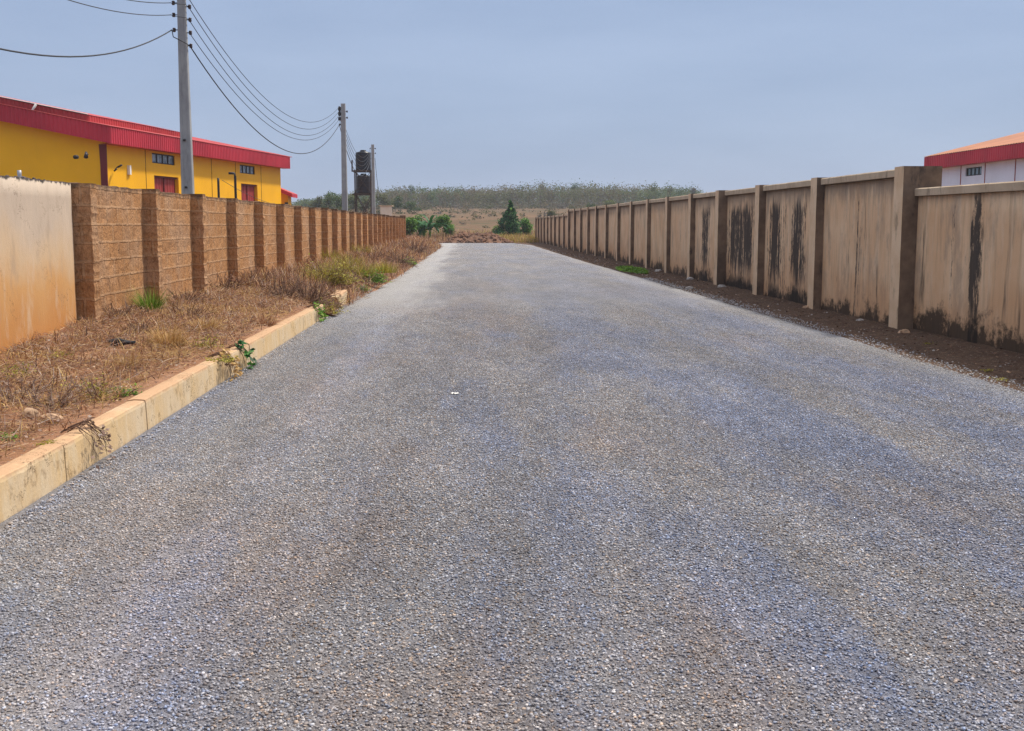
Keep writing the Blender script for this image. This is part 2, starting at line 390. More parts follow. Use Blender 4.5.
M = {}
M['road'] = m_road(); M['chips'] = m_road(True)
M['soil'] = m_soil('red_brown_soil', (.33, .165, .088), (.40, .215, .125), (.25, .125, .075))
M['dirt'] = m_soil('dark_dirt', (.105, .064, .044), (.135, .084, .056), (.066, .042, .032))
M['mound'] = m_soil('mound_soil', (.23, .12, .075), (.19, .105, .07), (.12, .07, .05), .25)
M['field'] = m_field()
M['block'] = m_block()
M['plaster_l'] = m_plaster_left()
def yy(px, X=6.55): return Yat(px, X)
M['plaster_near'] = m_plaster_right('mould_render_near', -4, 18, [(yy(977, 6.64), .16, .72), (yy(953, 6.64), .05, .5), (yy(930, 6.64), .05, .25), (11.3, .2, .5), (8.2, .35, .7), (4.6, .2, .6)], .05, .30)
M['plaster_tall'] = m_plaster_right('mould_render_tall', 15, 75, [(yy(860), .12, .52), (yy(799), .50, .74), (yy(776), .55, .76), (yy(787), .10, .7), (yy(739, 6.6), 1.40, .72), (yy(706), .55, .72), (yy(693), .45, .66)], .15, .26)
M['coping'] = m_concrete('coping_concrete', (.44, .33, .225), (.53, .41, .29), .65)
M['post'] = m_concrete('post_render', (.62, .43, .27), (.70, .51, .34), .55)
M['kerb'] = m_kerb()
M['post_side'] = m_concrete('post_side_shade_mould', (.25, .17, .115), (.13, .09, .065), 1.0, .7)  # post sides turned from the sun: mould plus shade painted into the colour
M['pole'] = m_concrete('pole_concrete', (.30, .30, .31), (.37, .37, .37), .25, .7)
M['stone'] = simple('field_stone', (.40, .36, .33), .9, .35, 25, bump=.01)
M['rubble'] = simple('rubble', (.46, .30, .19), .95, .4, 12, bump=.012)
M['yellow'] = m_paint('yellow_paint', (.97, .475, .004), .05, .16)
M['red_sheet'] = m_paint('red_sheet', (.50, .034, .055), .14, .35, .5)
M['red_roof'] = m_paint('red_roof_sheet', (.44, .046, .048), .16, .45, .55)
M['red_door'] = m_paint('red_door_paint', (.36, .045, .04), .15, .2, .5)
M['maroon'] = m_paint('maroon_paint', (.16, .02, .02), .1, .1, .5)
M['white'] = m_paint('white_paint', (.78, .80, .90), .05, .12)
M['orange_roof'] = m_paint('faded_orange_roof', (.44, .175, .085), .12, .25, .6)
M['flash'] = simple('pale_flashing', (.80, .76, .72), .5, .08)
M['dark'] = simple('dark_iron', (.035, .033, .035), .6, .2)
M['groove'] = simple('dark_joint', (.20, .085, .01), .9, .2)
M['grooveR'] = simple('red_joint', (.28, .06, .06), .9, .2)
M['steel'] = simple('rusty_steel', (.070, .048, .042), .75, .4, 9)
M['tank'] = m_paint('black_plastic_tank', (.014, .014, .021), .2, .4, .35)
M['tankb'] = m_paint('brown_plastic_tank', (.032, .025, .030), .2, .4, .4)
M['galv'] = simple('galvanised_pipe', (.42, .42, .44), .5, .2, 5, .4)
M['wire'] = simple('conductor', (.05, .05, .055), .6, .1)
M['porc'] = simple('insulator', (.06, .035, .03), .3, .1)
M['pale_block'] = m_concrete('pale_render', (.72, .62, .50), (.78, .69, .58), .12)
M['bark'] = simple('bark', (.14, .10, .07), .95, .3, 8, bump=.02)
M['paper'] = simple('paper_scrap', (.62, .60, .57), .8, .1)
M['rubber'] = simple('old_rubber', (.022, .022, .026), .7, .3, 20)
t = NT('window_glass', .12, .5); M['glass'] = t.done((.10, .16, .20)); 
t = NT('louvre_glass', .25, .5); M['louvre'] = t.done(t.mix(t.rng(t.noise(t.pos, 2.5, 3), .4, .6), (.10, .15, .20), (.30, .40, .48)))

M['straw'] = leafmat('dry_straw', [(0, (.14, .066, .038)), (.35, (.27, .128, .066)), (.68, (.40, .205, .110)), (.9, (.54, .33, .19)), (1, (.66, .50, .34))], .85, .15)
M['straw_grey'] = leafmat('grey_twigs', [(0, (.10, .062, .050)), (.5, (.23, .145, .112)), (.85, (.38, .27, .215)), (1, (.5, .42, .36))], .85, .1)
M['straw_gold'] = leafmat('golden_straw', [(0, (.30, .17, .06)), (.5, (.48, .29, .11)), (1, (.64, .45, .20))], .8, .2)
M['twig'] = leafmat('dry_twigs', [(0, (.075, .042, .032)), (.4, (.15, .085, .060)), (.8, (.25, .150, .105)), (1, (.36, .24, .16))], .9, .1)
M['green_blade'] = leafmat('green_grass', [(0, (.06, .11, .012)), (.5, (.13, .23, .022)), (.9, (.24, .36, .045)), (1, (.42, .46, .10))], .6, .35)
M['weed'] = leafmat('bright_weed_leaves', [(0, (.05, .11, .012)), (.5, (.11, .24, .022)), (1, (.22, .38, .04))], .55, .35)
M['yg'] = leafmat('yellow_green_leaves', [(0, (.14, .12, .022)), (.45, (.27, .235, .035)), (.8, (.42, .36, .055)), (1, (.54, .47, .10))], .6, .3)
M['dkleaf'] = leafmat('dark_green_leaves', [(0, (.008, .038, .012)), (.5, (.020, .095, .024)), (.9, (.05, .18, .03)), (1, (.11, .26, .05))], .5, .25)
M['mdleaf'] = leafmat('mid_green_leaves', [(0, (.035, .10, .012)), (.5, (.085, .21, .02)), (.9, (.16, .32, .04)), (1, (.24, .38, .07))], .55, .3)
M['olive'] = m_forest('olive_leaves', [(0, (.06, .066, .020)), (.5, (.095, .10, .030)), (1, (.14, .14, .045))])
M['fgreen'] = m_forest('forest_green_leaves', [(0, (.028, .058, .014)), (.5, (.052, .092, .022)), (1, (.09, .135, .036))])
M['fdry'] = m_forest('dry_forest_leaves', [(0, (.085, .070, .034)), (.5, (.120, .096, .046)), (1, (.165, .132, .066))])
M['fgrey'] = m_forest('bare_branch_haze', [(0, (.070, .060, .048)), (.5, (.105, .090, .070)), (1, (.15, .125, .10))])
M['fyg'] = m_forest('light_forest_leaves', [(0, (.07, .095, .024)), (.5, (.11, .135, .035)), (1, (.15, .175, .05))])
M['scrubg'] = m_forest('scrub_leaves', [(0, (.045, .055, .018)), (.5, (.070, .078, .026)), (1, (.11, .11, .04))])

# ------------------------------------------------------------------ terrain
def lat(a):
    l = lerp(.12, 1, ss(-.185, -.120, a)); r = lerp(1, .66, ss(.195, .235, a)); return l * r
def G(x, y):
    """height of the natural ground"""
    z = -.05
    z += .45 * ss(103, 140, y)
    if y > 138:
        a = x / y
        z += lat(a) * 9.2 * (min(y, 500) - 138) / 362.0 * (1 - .0 * y) + .5 * fbm(x * .012, y * .012) * ss(140, 200, y)
        z += lat(a) * 1.0 * ss(500, 700, y)
    z += .06 * fbm(x * .3, y * .3) * ss(104, 110, y)
    return z
def strips(lst):
    out = []
    for a, b, n in lst: out += [a + (b - a) * i / n for i in range(n)]
    out.append(lst[-1][1]); return out
xs = strips([(-2500, -400, 12), (-400, -120, 28), (-120, 160, 112), (160, 500, 34), (500, 2500, 12)])
ys = strips([(-60, 90, 30), (90, 150, 60), (150, 520, 150), (520, 900, 38), (900, 3000, 20)])
g = MB(); g.grid([[(x, y, G(x, y)) for x in xs] for y in ys])
tag(g.build('ground', M['field']), kind='structure')

# road surface
def edgeL(y):
    e = -2.50 + .07 * fbm(y * .8, 1.1)
    if y > 19.5: e += .28 * ss(19.5, 40, y) + .14 * fbm(y * .5, 9.0)
    e += .16 * ss(40, 75, y)
    e -= 1.9 * ss(88, 101, y)
    return e
def edgeR(y):
    return 5.42 + .13 * fbm(y * .35, 4.0) + .05 * fbm(y * 2.0, 6.0) - .25 * ss(24, 60, y) - 1.0 * ss(90, 102, y)
def roadz(x, y):
    return .008 * fbm(x * .6, y * .25, 3) - .0016 * max(0, abs(x - 1.5) - 2.5) ** 2 * 2
rows = []
for i in range(561):
    y = -8 + i * .20 if i <= 560 else 104
    if y > 102.6: break
    a, b = edgeL(y) - (0 if y > 19.5 else .06), edgeR(y)
    if y > 101.5: 
        sh = (y - 101.5) * 2; a += sh; b -= sh
    rows.append([(lerp(a, b, j / 40), y + (.5 * fbm(lerp(a, b, j / 40) * .7, 2.2) if y > 101 else 0), .02 + roadz(lerp(a, b, j / 40), y) - (.03 if j in (0, 40) and y > 19.5 or j == 40 else 0)) for j in range(41)])
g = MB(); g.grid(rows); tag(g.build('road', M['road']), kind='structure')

# proud chippings on the near part of the road, too many to count
import numpy as np
rg = np.random.default_rng(5); N = 900000
cx = rg.uniform(-2.46, 5.3, N); cy = 2.2 + 21.8 * rg.random(N)
keep = (rg.random(N) < np.clip((24.0 - cy) / 17.0, 0, 1) ** 1.2) & (cx < .52 * cy + 2.6) & (cx > -.50 * cy - 2.0); cx, cy = cx[keep], cy[keep]; N = len(cx)
base = np.array([(x, y, z) for x in (-1, 1) for y in (-1, 1) for z in (-1, 1)], float)
vv = base[None] * rg.uniform(.35, 1.0, (N, 8, 3)) * np.array([1, 1, .62])
r_s = (.0034 + .0042 * rg.random(N) ** 1.4)[:, None, None] * rg.uniform(.7, 1.25, (N, 1, 3))
vv = vv * r_s; a_ = rg.uniform(0, 2 * np.pi, N); b_ = rg.uniform(-.7, .7, N)
yv_ = vv[:, :, 1] * np.cos(b_)[:, None] - vv[:, :, 2] * np.sin(b_)[:, None]; zv_ = vv[:, :, 1] * np.sin(b_)[:, None] + vv[:, :, 2] * np.cos(b_)[:, None]
xv_ = vv[:, :, 0] * np.cos(a_)[:, None] - yv_ * np.sin(a_)[:, None]; yv2 = vv[:, :, 0] * np.sin(a_)[:, None] + yv_ * np.cos(a_)[:, None]
zz_ = np.array([.021 + roadz(x, y) for x, y in zip(cx, cy)])
P_ = np.stack([xv_ + cx[:, None], yv2 + cy[:, None], zv_ + zz_[:, None] + rg.uniform(-.001, .003, N)[:, None]], 2).reshape(-1, 3)
qf = np.array([(0, 1, 3, 2), (4, 6, 7, 5), (0, 4, 5, 1), (2, 3, 7, 6), (0, 2, 6, 4), (1, 5, 7, 3)])
FF = (qf[None] + (np.arange(N) * 8)[:, None, None]).reshape(-1)
me = bpy.data.meshes.new('road_chippings'); me.vertices.add(N * 8); me.vertices.foreach_set('co', P_.reshape(-1)); me.loops.add(N * 24); me.loops.foreach_set('vertex_index', FF)
me.polygons.add(N * 6); me.polygons.foreach_set('loop_start', np.arange(N * 6) * 4); me.materials.append(M['chips']); me.update(calc_edges=True)
o_ = bpy.data.objects.new('road_chippings', me); C.objects.link(o_); tag(o_, 'loose grey stone chippings covering the near part of the road', 'chippings', kind='stuff')

# left verge
WALLX = -4.68
def vz(x, y):
    """height of the left verge"""
    inner = -2.64
    t = max(0, min(1, (inner - x) / (inner - WALLX)))
    zw = lerp(.30, .45, ss(10.5, 14.5, y)) + .05 * ss(40, 60, y)
    z = lerp(.225, zw, t)
    if y > 19.4:
        e = edgeL(y)
        z2 = lerp(-.01, .26, ss(e + .05, e - .75, x)) + (zw - .26) * t
        z = lerp(z, z2, ss(19.4, 20.4, y))
    z += .05 * fbm(x * 1.6, y * 1.1, 5) * ss(0, .12, t) + .02 * fbm(x * 7, y * 7, 2) * ss(0, .08, t)
    return z
rows = []
y = -6.0
while y < 104:
    r_ = []
    x1 = -2.64 if y < 19.5 else lerp(-2.64, edgeL(y) + .18, ss(19.5, 20.3, y))
    for j in range(37): 
        x = lerp(-4.9, x1, j / 36); r_.append((x, y, vz(x, y)))
    rows.append(r_); y += .09 if y < 26 else .35
g = MB(); g.grid(rows); tag(g.build('verge', M['soil']), kind='structure')
# left ground past the end of the wall
# right verge
def rvz(x, y): return .015 + .03 * fbm(x * 2.2, y * 1.6, 8) + .05 * ss(5.9, 6.6, x)
rows = []; y = -8.0
while y < 112:
    a = edgeR(y) - .14; rows.append([(lerp(a, 7.0, j / 20), y, rvz(lerp(a, 7.0, j / 20), y) - (.03 if j == 0 else 0)) for j in range(21)]); y += .15 if y < 40 else .5
g = MB(); g.grid(rows); tag(g.build('dirt_strip', M['dirt']), kind='structure')

# kerb: cast concrete, ground between joints
g = MB(); joints = [-3.4, -1.3, .9, 3.0, 5.05, 7.14, 8.95, 11.1, 13.2, 15.3, 17.5, 19.95]
for a, b in zip(joints[:-1], joints[1:]):
    n = int((b - a) / .06); dx = U(-.008, .008); dz = U(-.006, .006); P = []
    for i in range(n + 1):
        yv = lerp(a + .003, b - .003, i / n); w = .012 * fbm(yv * 2.0, a) + .006 * fbm(yv * 12, 3)
        chip = -.011 * max(0, fbm(yv * 5, a, 4) - .15) * 4
        P.append([(-2.50 + dx + w, yv, -.03), (-2.505 + dx + w, yv, .10), (-2.51 + dx + w, yv, .222 + dz + chip), (-2.516 + dx + w + chip * .4, yv, .246 + dz + chip * .7),
                  (-2.53 + dx + w, yv, .250 + dz + .5 * chip + .003 * nz(yv * 9, 1)), (-2.60, yv, .252 + dz + .004 * nz(yv * 7, 5)), (-2.655 + w, yv, .243 + dz), (-2.675, yv, .22), (-2.675, yv, -.03)])
    g.grid(P, 0, False)
    for e in (P[0], P[-1]): g.poly(e if e is P[0] else e[::-1])
kerb = g.build('kerb', M['kerb']); tag(kerb, kind='structure')

def rock(g, c, r, sq=(1, 1, .7), m=0, sub=2, seed=0):
    import bmesh
    b = bmesh.new(); bmesh.ops.create_icosphere(b, subdivisions=sub, radius=1)
    vs = []
    for v in b.verts:
        d = v.co.normalized(); k = 1 + .45 * nz(d.x * 1.3 + seed, d.y * 1.3, d.z * 1.3) + .15 * nz(d.x * 4, d.y * 4 + seed, d.z * 4)
        vs.append((c[0] + d.x * r * sq[0] * k, c[1] + d.y * r * sq[1] * k, c[2] + d.z * r * sq[2] * k))
    fs = [tuple(v.index for v in f.verts) for f in b.faces]; b.free(); g.raw(vs, fs, m, False)

def slab(g, cx, cy, z0, lx, ly, lz, rz=0, tilt=0, seed=0, n=5, m=0):
    """irregular broken block"""
    Mx = Matrix.Translation((cx, cy, z0)) @ Matrix.Rotation(rz, 4, 'Z') @ Matrix.Rotation(tilt, 4, 'Y')
    import bmesh
    b = bmesh.new(); bmesh.ops.create_cube(b, size=1); bmesh.ops.subdivide_edges(b, edges=b.edges[:], cuts=n, use_grid_fill=True)
    vs = []
    for v in b.verts:
        p = v.co.copy(); k = max(abs(p.x), abs(p.y), abs(p.z))
        nn = Vector((nz(p.x * 3 + seed, p.y * 3, p.z * 3), nz(p.x * 3, p.y * 3 + seed, p.z * 3), nz(p.x * 3, p.y * 3, p.z * 3 + seed)))
        corner = sorted((abs(p.x), abs(p.y), abs(p.z)))[1]
        if corner > .45: p *= .93
        p += nn * .07
        vs.append(Mx @ Vector((p.x * lx, p.y * ly, (p.z + .5) * lz)))
    fs = [tuple(v.index for v in f.verts) for f in b.faces]; b.free(); g.raw(vs, fs, m, False)

g = MB(); slab(g, -2.60, 23.2, -.03, .22, 1.7, .30, .03, .02, 3)
tag(g.build('broken_kerb_block', M['kerb'], loc=(-2.6, 23.2, 0)), 'broken length of kerb lying apart beyond the gap where weeds grow', 'kerb block')
g = MB(); slab(g, -2.80, 21.3, .02, .3, .35, .22, .5, .15, 8)
tag(g.build('broken_kerb_block', M['kerb'], loc=(-2.8, 21.3, 0)), 'small pale rubble lump in the weedy gap at the end of the long kerb', 'kerb block')

# ------------------------------------------------------------------ left wall
wallL = thing('boundary_wall', (WALLX, 13.7, 0), 'long brown sandcrete block wall with pilasters behind the dry grass verge on the left', 'wall')
Y0, Y1, NP = 14.05, 83.8, 24
sp = (Y1 - Y0) / NP
TOP = 2.10
def topz(y): return TOP + .03 * fbm(y * 6, 2) + .018 * round(1.2 * nz(y * 2.3, 9)) + .0008 * (y - 14)
def wallstrip(x, xb, ya, yb, z0, step, tz, amp=.006, mat=M['block'], name='wall_run', parent=wallL, zs=None):
    g = MB(); n = max(2, int((yb - ya) / step)); rows = []; top = []
    nzs = zs or 10
    for i in range(n + 1):
        y = lerp(ya, yb, i / n); zt = tz(y)
        fr = [(x + amp * fbm(y * 5, k * .9, 3) * 2, y, lerp(z0, zt, k / nzs)) for k in range(nzs + 1)]
        rows.append(fr + [(x - .03, y, zt + .004), (xb + .03, y, zt + .004), (xb, y, zt), (xb, y, z0)])
    g.grid(rows, 0, False)
    g.poly([r for r in rows[0]][::-1]); g.poly(rows[-1])
    return g.build(name, mat, parent)
wallstrip(WALLX, WALLX - .22, Y0, Y1, -.1, .07, topz, .012, zs=26)
for i in range(NP + 1):
    y = Y0 + i * sp - .02 + U(-.03, .03); g = MB(); zt = topz(y) + U(-.01, .035); pr = .185 + U(-.012, .012)
    if i == NP: zt += .12
    nk = 44; rows = []
    zb = .15
    for k in range(nk + 1):
        z = lerp(zb, zt, k / nk); cz = round((z - .17) / .225); o = .010 * nz(cz * 3.3, i * 7.7); w = .014 * nz(z * 14, i * 3.7) + .008 * nz(z * 37, i)
        rows.append([(WALLX - .235, y + w, z), (WALLX + pr + o + w, y + w + o, z), (WALLX + pr + o + w, y + .225 + w, z), (WALLX - .235, y + .225 + w, z)])
    rr = [r + [r[0]] for r in rows]
    g.grid(rr, 0, False); g.poly(rows[-1])
    g.build('pilaster', M['block'], wallL)
# rendered wall, nearer
plw = thing('rendered_wall', (WALLX, 8, 0), 'pale plastered wall with orange dusty foot, nearest on the left', 'wall')
def topp(y): return 2.09 + .014 * fbm(y * 2.0, 5) + .010 * nz(y * 9, 1)
def pw():
    g = MB(); ya, yb = -6.0, 13.98; n = 220; rows = []
    for i in range(n + 1):
        y = lerp(ya, yb, i / n); e = ss(13.98, 13.8, y)
        x = WALLX + .012
        fr = [(x - .035 * (1 - e) + .008 * fbm(y * 1.2, k * .5, 3), y, lerp(-.1, topp(y), k / 12)) for k in range(13)]
        rows.append(fr + [(WALLX - .03, y, topp(y) + .006), (WALLX - .2, y, topp(y) + .004), (WALLX - .22, y, topp(y) - .01), (WALLX - .22, y, -.1)])
    g.grid(rows, 0, True); g.poly(rows[-1]); g.poly(rows[0][::-1])
    return g.build('wall_run', M['plaster_l'], plw)
pw()
g = MB()
for i in range(70):
    y = U(4.5, 13.5); 
    for k in range(random.randint(1, 4)):
        rock(g, (WALLX - .1 + U(-.1, .09), y + U(-.08, .08), topp(y) + .008), U(.008, .028), (1, 1.3, .8), 0, 1, R() * 50)
tag(g.build('mortar_crumbs', M['porc'], plw), kind='stuff')

# ------------------------------------------------------------------ right walls
def cop(g, xa, xb, ya, yb, zt, th=.115, step=.25):
    n = max(2, int((yb - ya) / step)); rows = []
    for i in range(n + 1):
        y = lerp(ya, yb, i / n); e = .008 * fbm(y * 2, 3.3); c = .012 * max(0, nz(y * 6, 4.4)); z = zt(y) if callable(zt) else zt
        rows.append([(xb, y, z - th), (xa + e, y, z - th + e * .5), (xa + e - .004, y, z - .018), (xa + e + .014 + c, y, z + e * .6 - c * .4), (xb - .014, y, z + .002), (xb, y, z - .015), (xb, y, z - th)])
    g.grid(rows, 0, False); g.poly(rows[0][:-1]); g.poly(rows[-1][:-1][::-1])
def panel(g, x, xb, ya, yb, z0, zt):
    n = max(2, int((yb - ya) / .35)); rows = []
    for i in range(n + 1):
        y = lerp(ya, yb, i / n); zz = zt(y) if callable(zt) else zt
        rows.append([(x + .008 * fbm(y * 1.1, k * .6), y, lerp(z0, zz, k / 8)) for k in range(9)] + [(xb, y, zz), (xb, y, z0)])
    g.grid(rows, 0, True); g.poly(rows[0]); g.poly(rows[-1][::-1])

# low near wall
wn = thing('low_boundary_wall', (6.64, 12, 0), 'low tan rendered wall, nearest on the right, with one wide black mould streak', 'wall')
ZN = lambda y: 2.12 + .004 * (y - 12)
g = MB(); panel(g, 6.64, 6.84, -5, 16.98, -.1, lambda y: ZN(y) - .12); g.build('wall_run', M['plaster_near'], wn)
g = MB(); cop(g, 6.585, 6.86, -5, 16.96, ZN); g.build('coping', M['coping'], wn)

# tall wall
wt = thing('tall_boundary_wall', (6.5, 17, 0), 'tall tan rendered wall with posts and black streaks, middle stretch on the right', 'wall')
postpx = [892.3, 810.3, 754.8, 714.4, 688, 664.6, 645.4, 629.4, 616.2, 604.6, 595, 586.8, 579.6, 573.2, 567.6]
XP = 6.40
pY = [Yat(px, XP) for px in postpx]
ZT = lambda y: 2.44 + .0022 * (y - 17)
offs = {2: .10}
gw = []
for i in range(len(pY) - 1):
    a, b = pY[i], pY[i + 1]; x = 6.54 + offs.get(i, 0) + U(-.008, .008)
    g = MB(); panel(g, x, 6.78, a - .1 if i else a + .02, b - .1, -.1, lambda y: ZT(y) - .125); g.build('wall_panel', M['plaster_tall'], wt)
    g = MB(); cop(g, x - .075, 6.82, a + .02, b - .36, lambda y: ZT(y) + U(-.001, .001)); g.build('coping', M['coping'], wt)
def post(x0, x1, y0, y1, z0, z1, mat, parent, name='post', seed=0, capz=None):
    g = MB(); nk = 16; rows = []
    for k in range(nk + 1):
        z = lerp(z0, z1, k / nk); w = .007 * nz(z * 3, seed * 3.1); c = .006
        rows.append([(x1, y0 + w, z), (x0 + c + w, y0 + w, z), (x0 + w, y0 + c + w, z), (x0 + w, y1 - c + w, z), (x0 + c + w, y1 + w, z), (x1, y1 + w, z)])
    rr = [r + [r[0]] for r in rows]; g.grid(rr, 0, False); g.poly(rows[-1][::-1])
    for k in range(nk): g.m[k * 6] = 1  # near side of each post takes the darker colour with painted shade
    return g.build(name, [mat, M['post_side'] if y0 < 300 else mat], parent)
for i, y in enumerate(pY):
    if i == 0: continue
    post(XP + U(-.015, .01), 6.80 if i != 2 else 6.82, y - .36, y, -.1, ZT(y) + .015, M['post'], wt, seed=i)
g = MB()
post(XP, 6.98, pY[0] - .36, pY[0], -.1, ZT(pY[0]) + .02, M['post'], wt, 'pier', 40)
# far lower wall
wf = thing('far_boundary_wall', (6.5, 74, 0), 'far lower stretch of tan rendered wall reaching the end of the gravel road on the right', 'wall')
ys2 = [lerp(pY[-1], 110.6, i / 9) for i in range(10)]
for i in range(9):
    a, b = ys2[i], ys2[i + 1]
    g = MB(); panel(g, 6.54, 6.76, a + .0, b - .1, -.1, 2.20); g.build('wall_panel', M['plaster_tall'], wf)
    g = MB(); cop(g, 6.465, 6.80, a + .02, b - .36, 2.30); g.build('coping', M['coping'], wf)
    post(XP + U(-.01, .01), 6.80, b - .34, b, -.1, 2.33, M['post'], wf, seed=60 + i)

# ------------------------------------------------------------------ yellow warehouse
_a, _b = atz(110, 126.4, 6.5), atz(290, 157, 6.5)      # eave corners
EX, EY = _a.x, _a.y; _d = (_b - _a); LEN = _d.length; ux, uy = _d.x / LEN, _d.y / LEN
vx, vy = -uy, ux
def WP(u, v, z): return Vector((EX + ux * u + vx * v, EY + uy * u + vy * v, z))
#
wh = thing('warehouse', (EX, EY, 0), 'yellow warehouse with red corrugated fascia behind the left wall', 'warehouse')
def wbox(g, u0, u1, v0, v1, z0, z1, m=0):
    vs = [WP(u, v, z) for u in (u0, u1) for v in (v0, v1) for z in (z0, z1)]
    g.raw(vs, [(0, 1, 3, 2), (4, 6, 7, 5), (0, 4, 5, 1), (2, 3, 7, 6), (0, 2, 6, 4), (1, 5, 7, 3)], m)
EZ = 6.50; FH = .84; SL = .20; OV = .55; WD = 26.0
def rz_(v): return EZ + SL * (v if v < WD / 2 else WD - v)
# windows and doors positions along u on the face v=OV
def u_at(px, py=160):
    best = min(range(0, 2700), key=lambda i: abs((lambda p: (MC.inverted() @ (p - Vector((0, 0, CAMZ)))))(WP(i * .01, OV, 5)).x / -(MC.inverted() @ (WP(i * .01, OV, 5) - Vector((0, 0, CAMZ)))).z * F + 512 - px))
    return best * .01
wins = [(u_at(152.3), u_at(175.0)), (u_at(240), u_at(255))]
doors = [(u_at(153.6), u_at(178)), (u_at(240.8), u_at(257))]
# walls as frame-and-panel faces with real openings
def facewall(g, u0, u1, z0, z1, holes, v):
    us = sorted({u0, u1, *[h for q in holes for h in q[:2]]}); zs_ = sorted({z0, z1, *[h for q in holes for h in q[2:]]})
    for a, b in zip(us[:-1], us[1:]):
        for c, d in zip(zs_[:-1], zs_[1:]):
            mu, mz = (a + b) / 2, (c + d) / 2
            if any(h[0] < mu < h[1] and h[2] < mz < h[3] for h in holes): continue
            g.poly([WP(a, v, c), WP(b, v, c), WP(b, v, d), WP(a, v, d)])
    for h in holes:
        a, b, c, d = h; dp = .22
        g.poly([WP(a, v, c), WP(a, v, d), WP(a, v + dp, d), WP(a, v + dp, c)]); g.poly([WP(b, v, c), WP(b, v + dp, c), WP(b, v + dp, d), WP(b, v, d)])
        g.poly([WP(a, v, d), WP(b, v, d), WP(b, v + dp, d), WP(a, v + dp, d)]); g.poly([WP(a, v, c), WP(a, v + dp, c), WP(b, v + dp, c), WP(b, v, c)])
WZ0, WZ1, DZ = 5.00, 5.55, 4.33
holes = [(a, b, WZ0, WZ1) for a, b in wins] + [(a, b, -.06, DZ) for a, b in doors]
g = MB(); facewall(g, OV, LEN - OV, -.1, EZ - .1, holes, OV)
vm = WD / 2
for u in (OV, LEN - OV):
    pts = [WP(u, OV, -.1), WP(u, OV, rz_(OV) - .12), WP(u, vm, rz_(vm) - .12), WP(u, WD - OV, rz_(WD - OV) - .12), WP(u, WD - OV, -.1)]
    g.poly(pts)
g.poly([WP(OV, WD - OV, -.1), WP(LEN - OV, WD - OV, -.1), WP(LEN - OV, WD - OV, EZ - .1), WP(OV, WD - OV, EZ - .1)])
g.build('wall', M['yellow'], wh)
g = MB()
for q in (145.5, 211.5, 235.5, 261):
    u = u_at(q); g = MB(); wbox(g, u - .025, u + .025, OV - .012, OV + .02, -.05, EZ - FH + .1); g.build('joint_line', M['groove'], wh)
# roof
g = MB()
for v0, v1 in ((0, vm), (vm, WD)):
    n = 90
    for i in range(n):
        a, b = LEN * i / n, LEN * (i + 1) / n
        for (s0, s1, h0, h1) in ((a, a + (b - a) * .35, 0, .035), (a + (b - a) * .35, a + (b - a) * .65, .035, .035), (a + (b - a) * .65, b, .035, 0)):
            g.poly([WP(s0, v0, rz_(v0) + h0 + .01), WP(s1, v0, rz_(v0) + h1 + .01), WP(s1, v1, rz_(v1) + h1 + .01), WP(s0, v1, rz_(v1) + h0 + .01)])
g.build('roof', M['red_roof'], wh)
def corrug(g, p0, p1, zf0, zf1, hh, out, nrib, dep=.035, m=0):
    """ribbed vertical cladding between two plan points; top edge zf0..zf1"""
    for i in range(nrib):
        for (t0, t1, d0, d1) in ((0, .18, 0, 1), (.18, .5, 1, 1), (.5, .68, 1, 0), (.68, 1, 0, 0)):
            a, b = (i + t0) / nrib, (i + t1) / nrib
            pa, pb = p0.lerp(p1, a) + out * d0 * dep, p0.lerp(p1, b) + out * d1 * dep
            za, zb = lerp(zf0, zf1, a), lerp(zf0, zf1, b)
            g.poly([(pa.x, pa.y, za - hh), (pb.x, pb.y, zb - hh), (pb.x, pb.y, zb), (pa.x, pa.y, za)], m)
VU, VV = Vector((ux, uy, 0)), Vector((vx, vy, 0))
g = MB()
corrug(g, WP(0, 0, 0), WP(LEN, 0, 0), EZ, EZ, FH, -VV, 110)
corrug(g, WP(0, 0, 0), WP(0, vm, 0), EZ, rz_(vm), FH, -VU, 55)
corrug(g, WP(0, vm, 0), WP(0, WD, 0), rz_(vm), EZ, FH, -VU, 55)
corrug(g, WP(LEN, 0, 0), WP(LEN, vm, 0), EZ, rz_(vm), FH, VU, 55)
# soffit
g.poly([WP(0, 0, EZ - FH), WP(LEN, 0, EZ - FH), WP(LEN, OV, EZ - FH), WP(0, OV, EZ - FH)])
g.poly([WP(0, 0, EZ - FH), WP(0, vm, rz_(vm) - FH), WP(OV, vm, rz_(vm) - FH), WP(OV, 0, EZ - FH)])
g.poly([WP(LEN, 0, EZ - FH), WP(LEN, vm, rz_(vm) - FH), WP(LEN - OV, vm, rz_(vm) - FH), WP(LEN - OV, 0, EZ - FH)])
g.build('fascia', M['red_sheet'], wh)
g = MB()
g.tube([WP(-.03, -.03, EZ + .01), WP(LEN + .3, -.03, EZ + .01)], .028, 6)
g.tube([WP(-.03, -.03, EZ + .01), WP(-.03, vm, rz_(vm) + .01)], .028, 6)
g.build('roof_edge_flashing', M['red_roof'], wh)
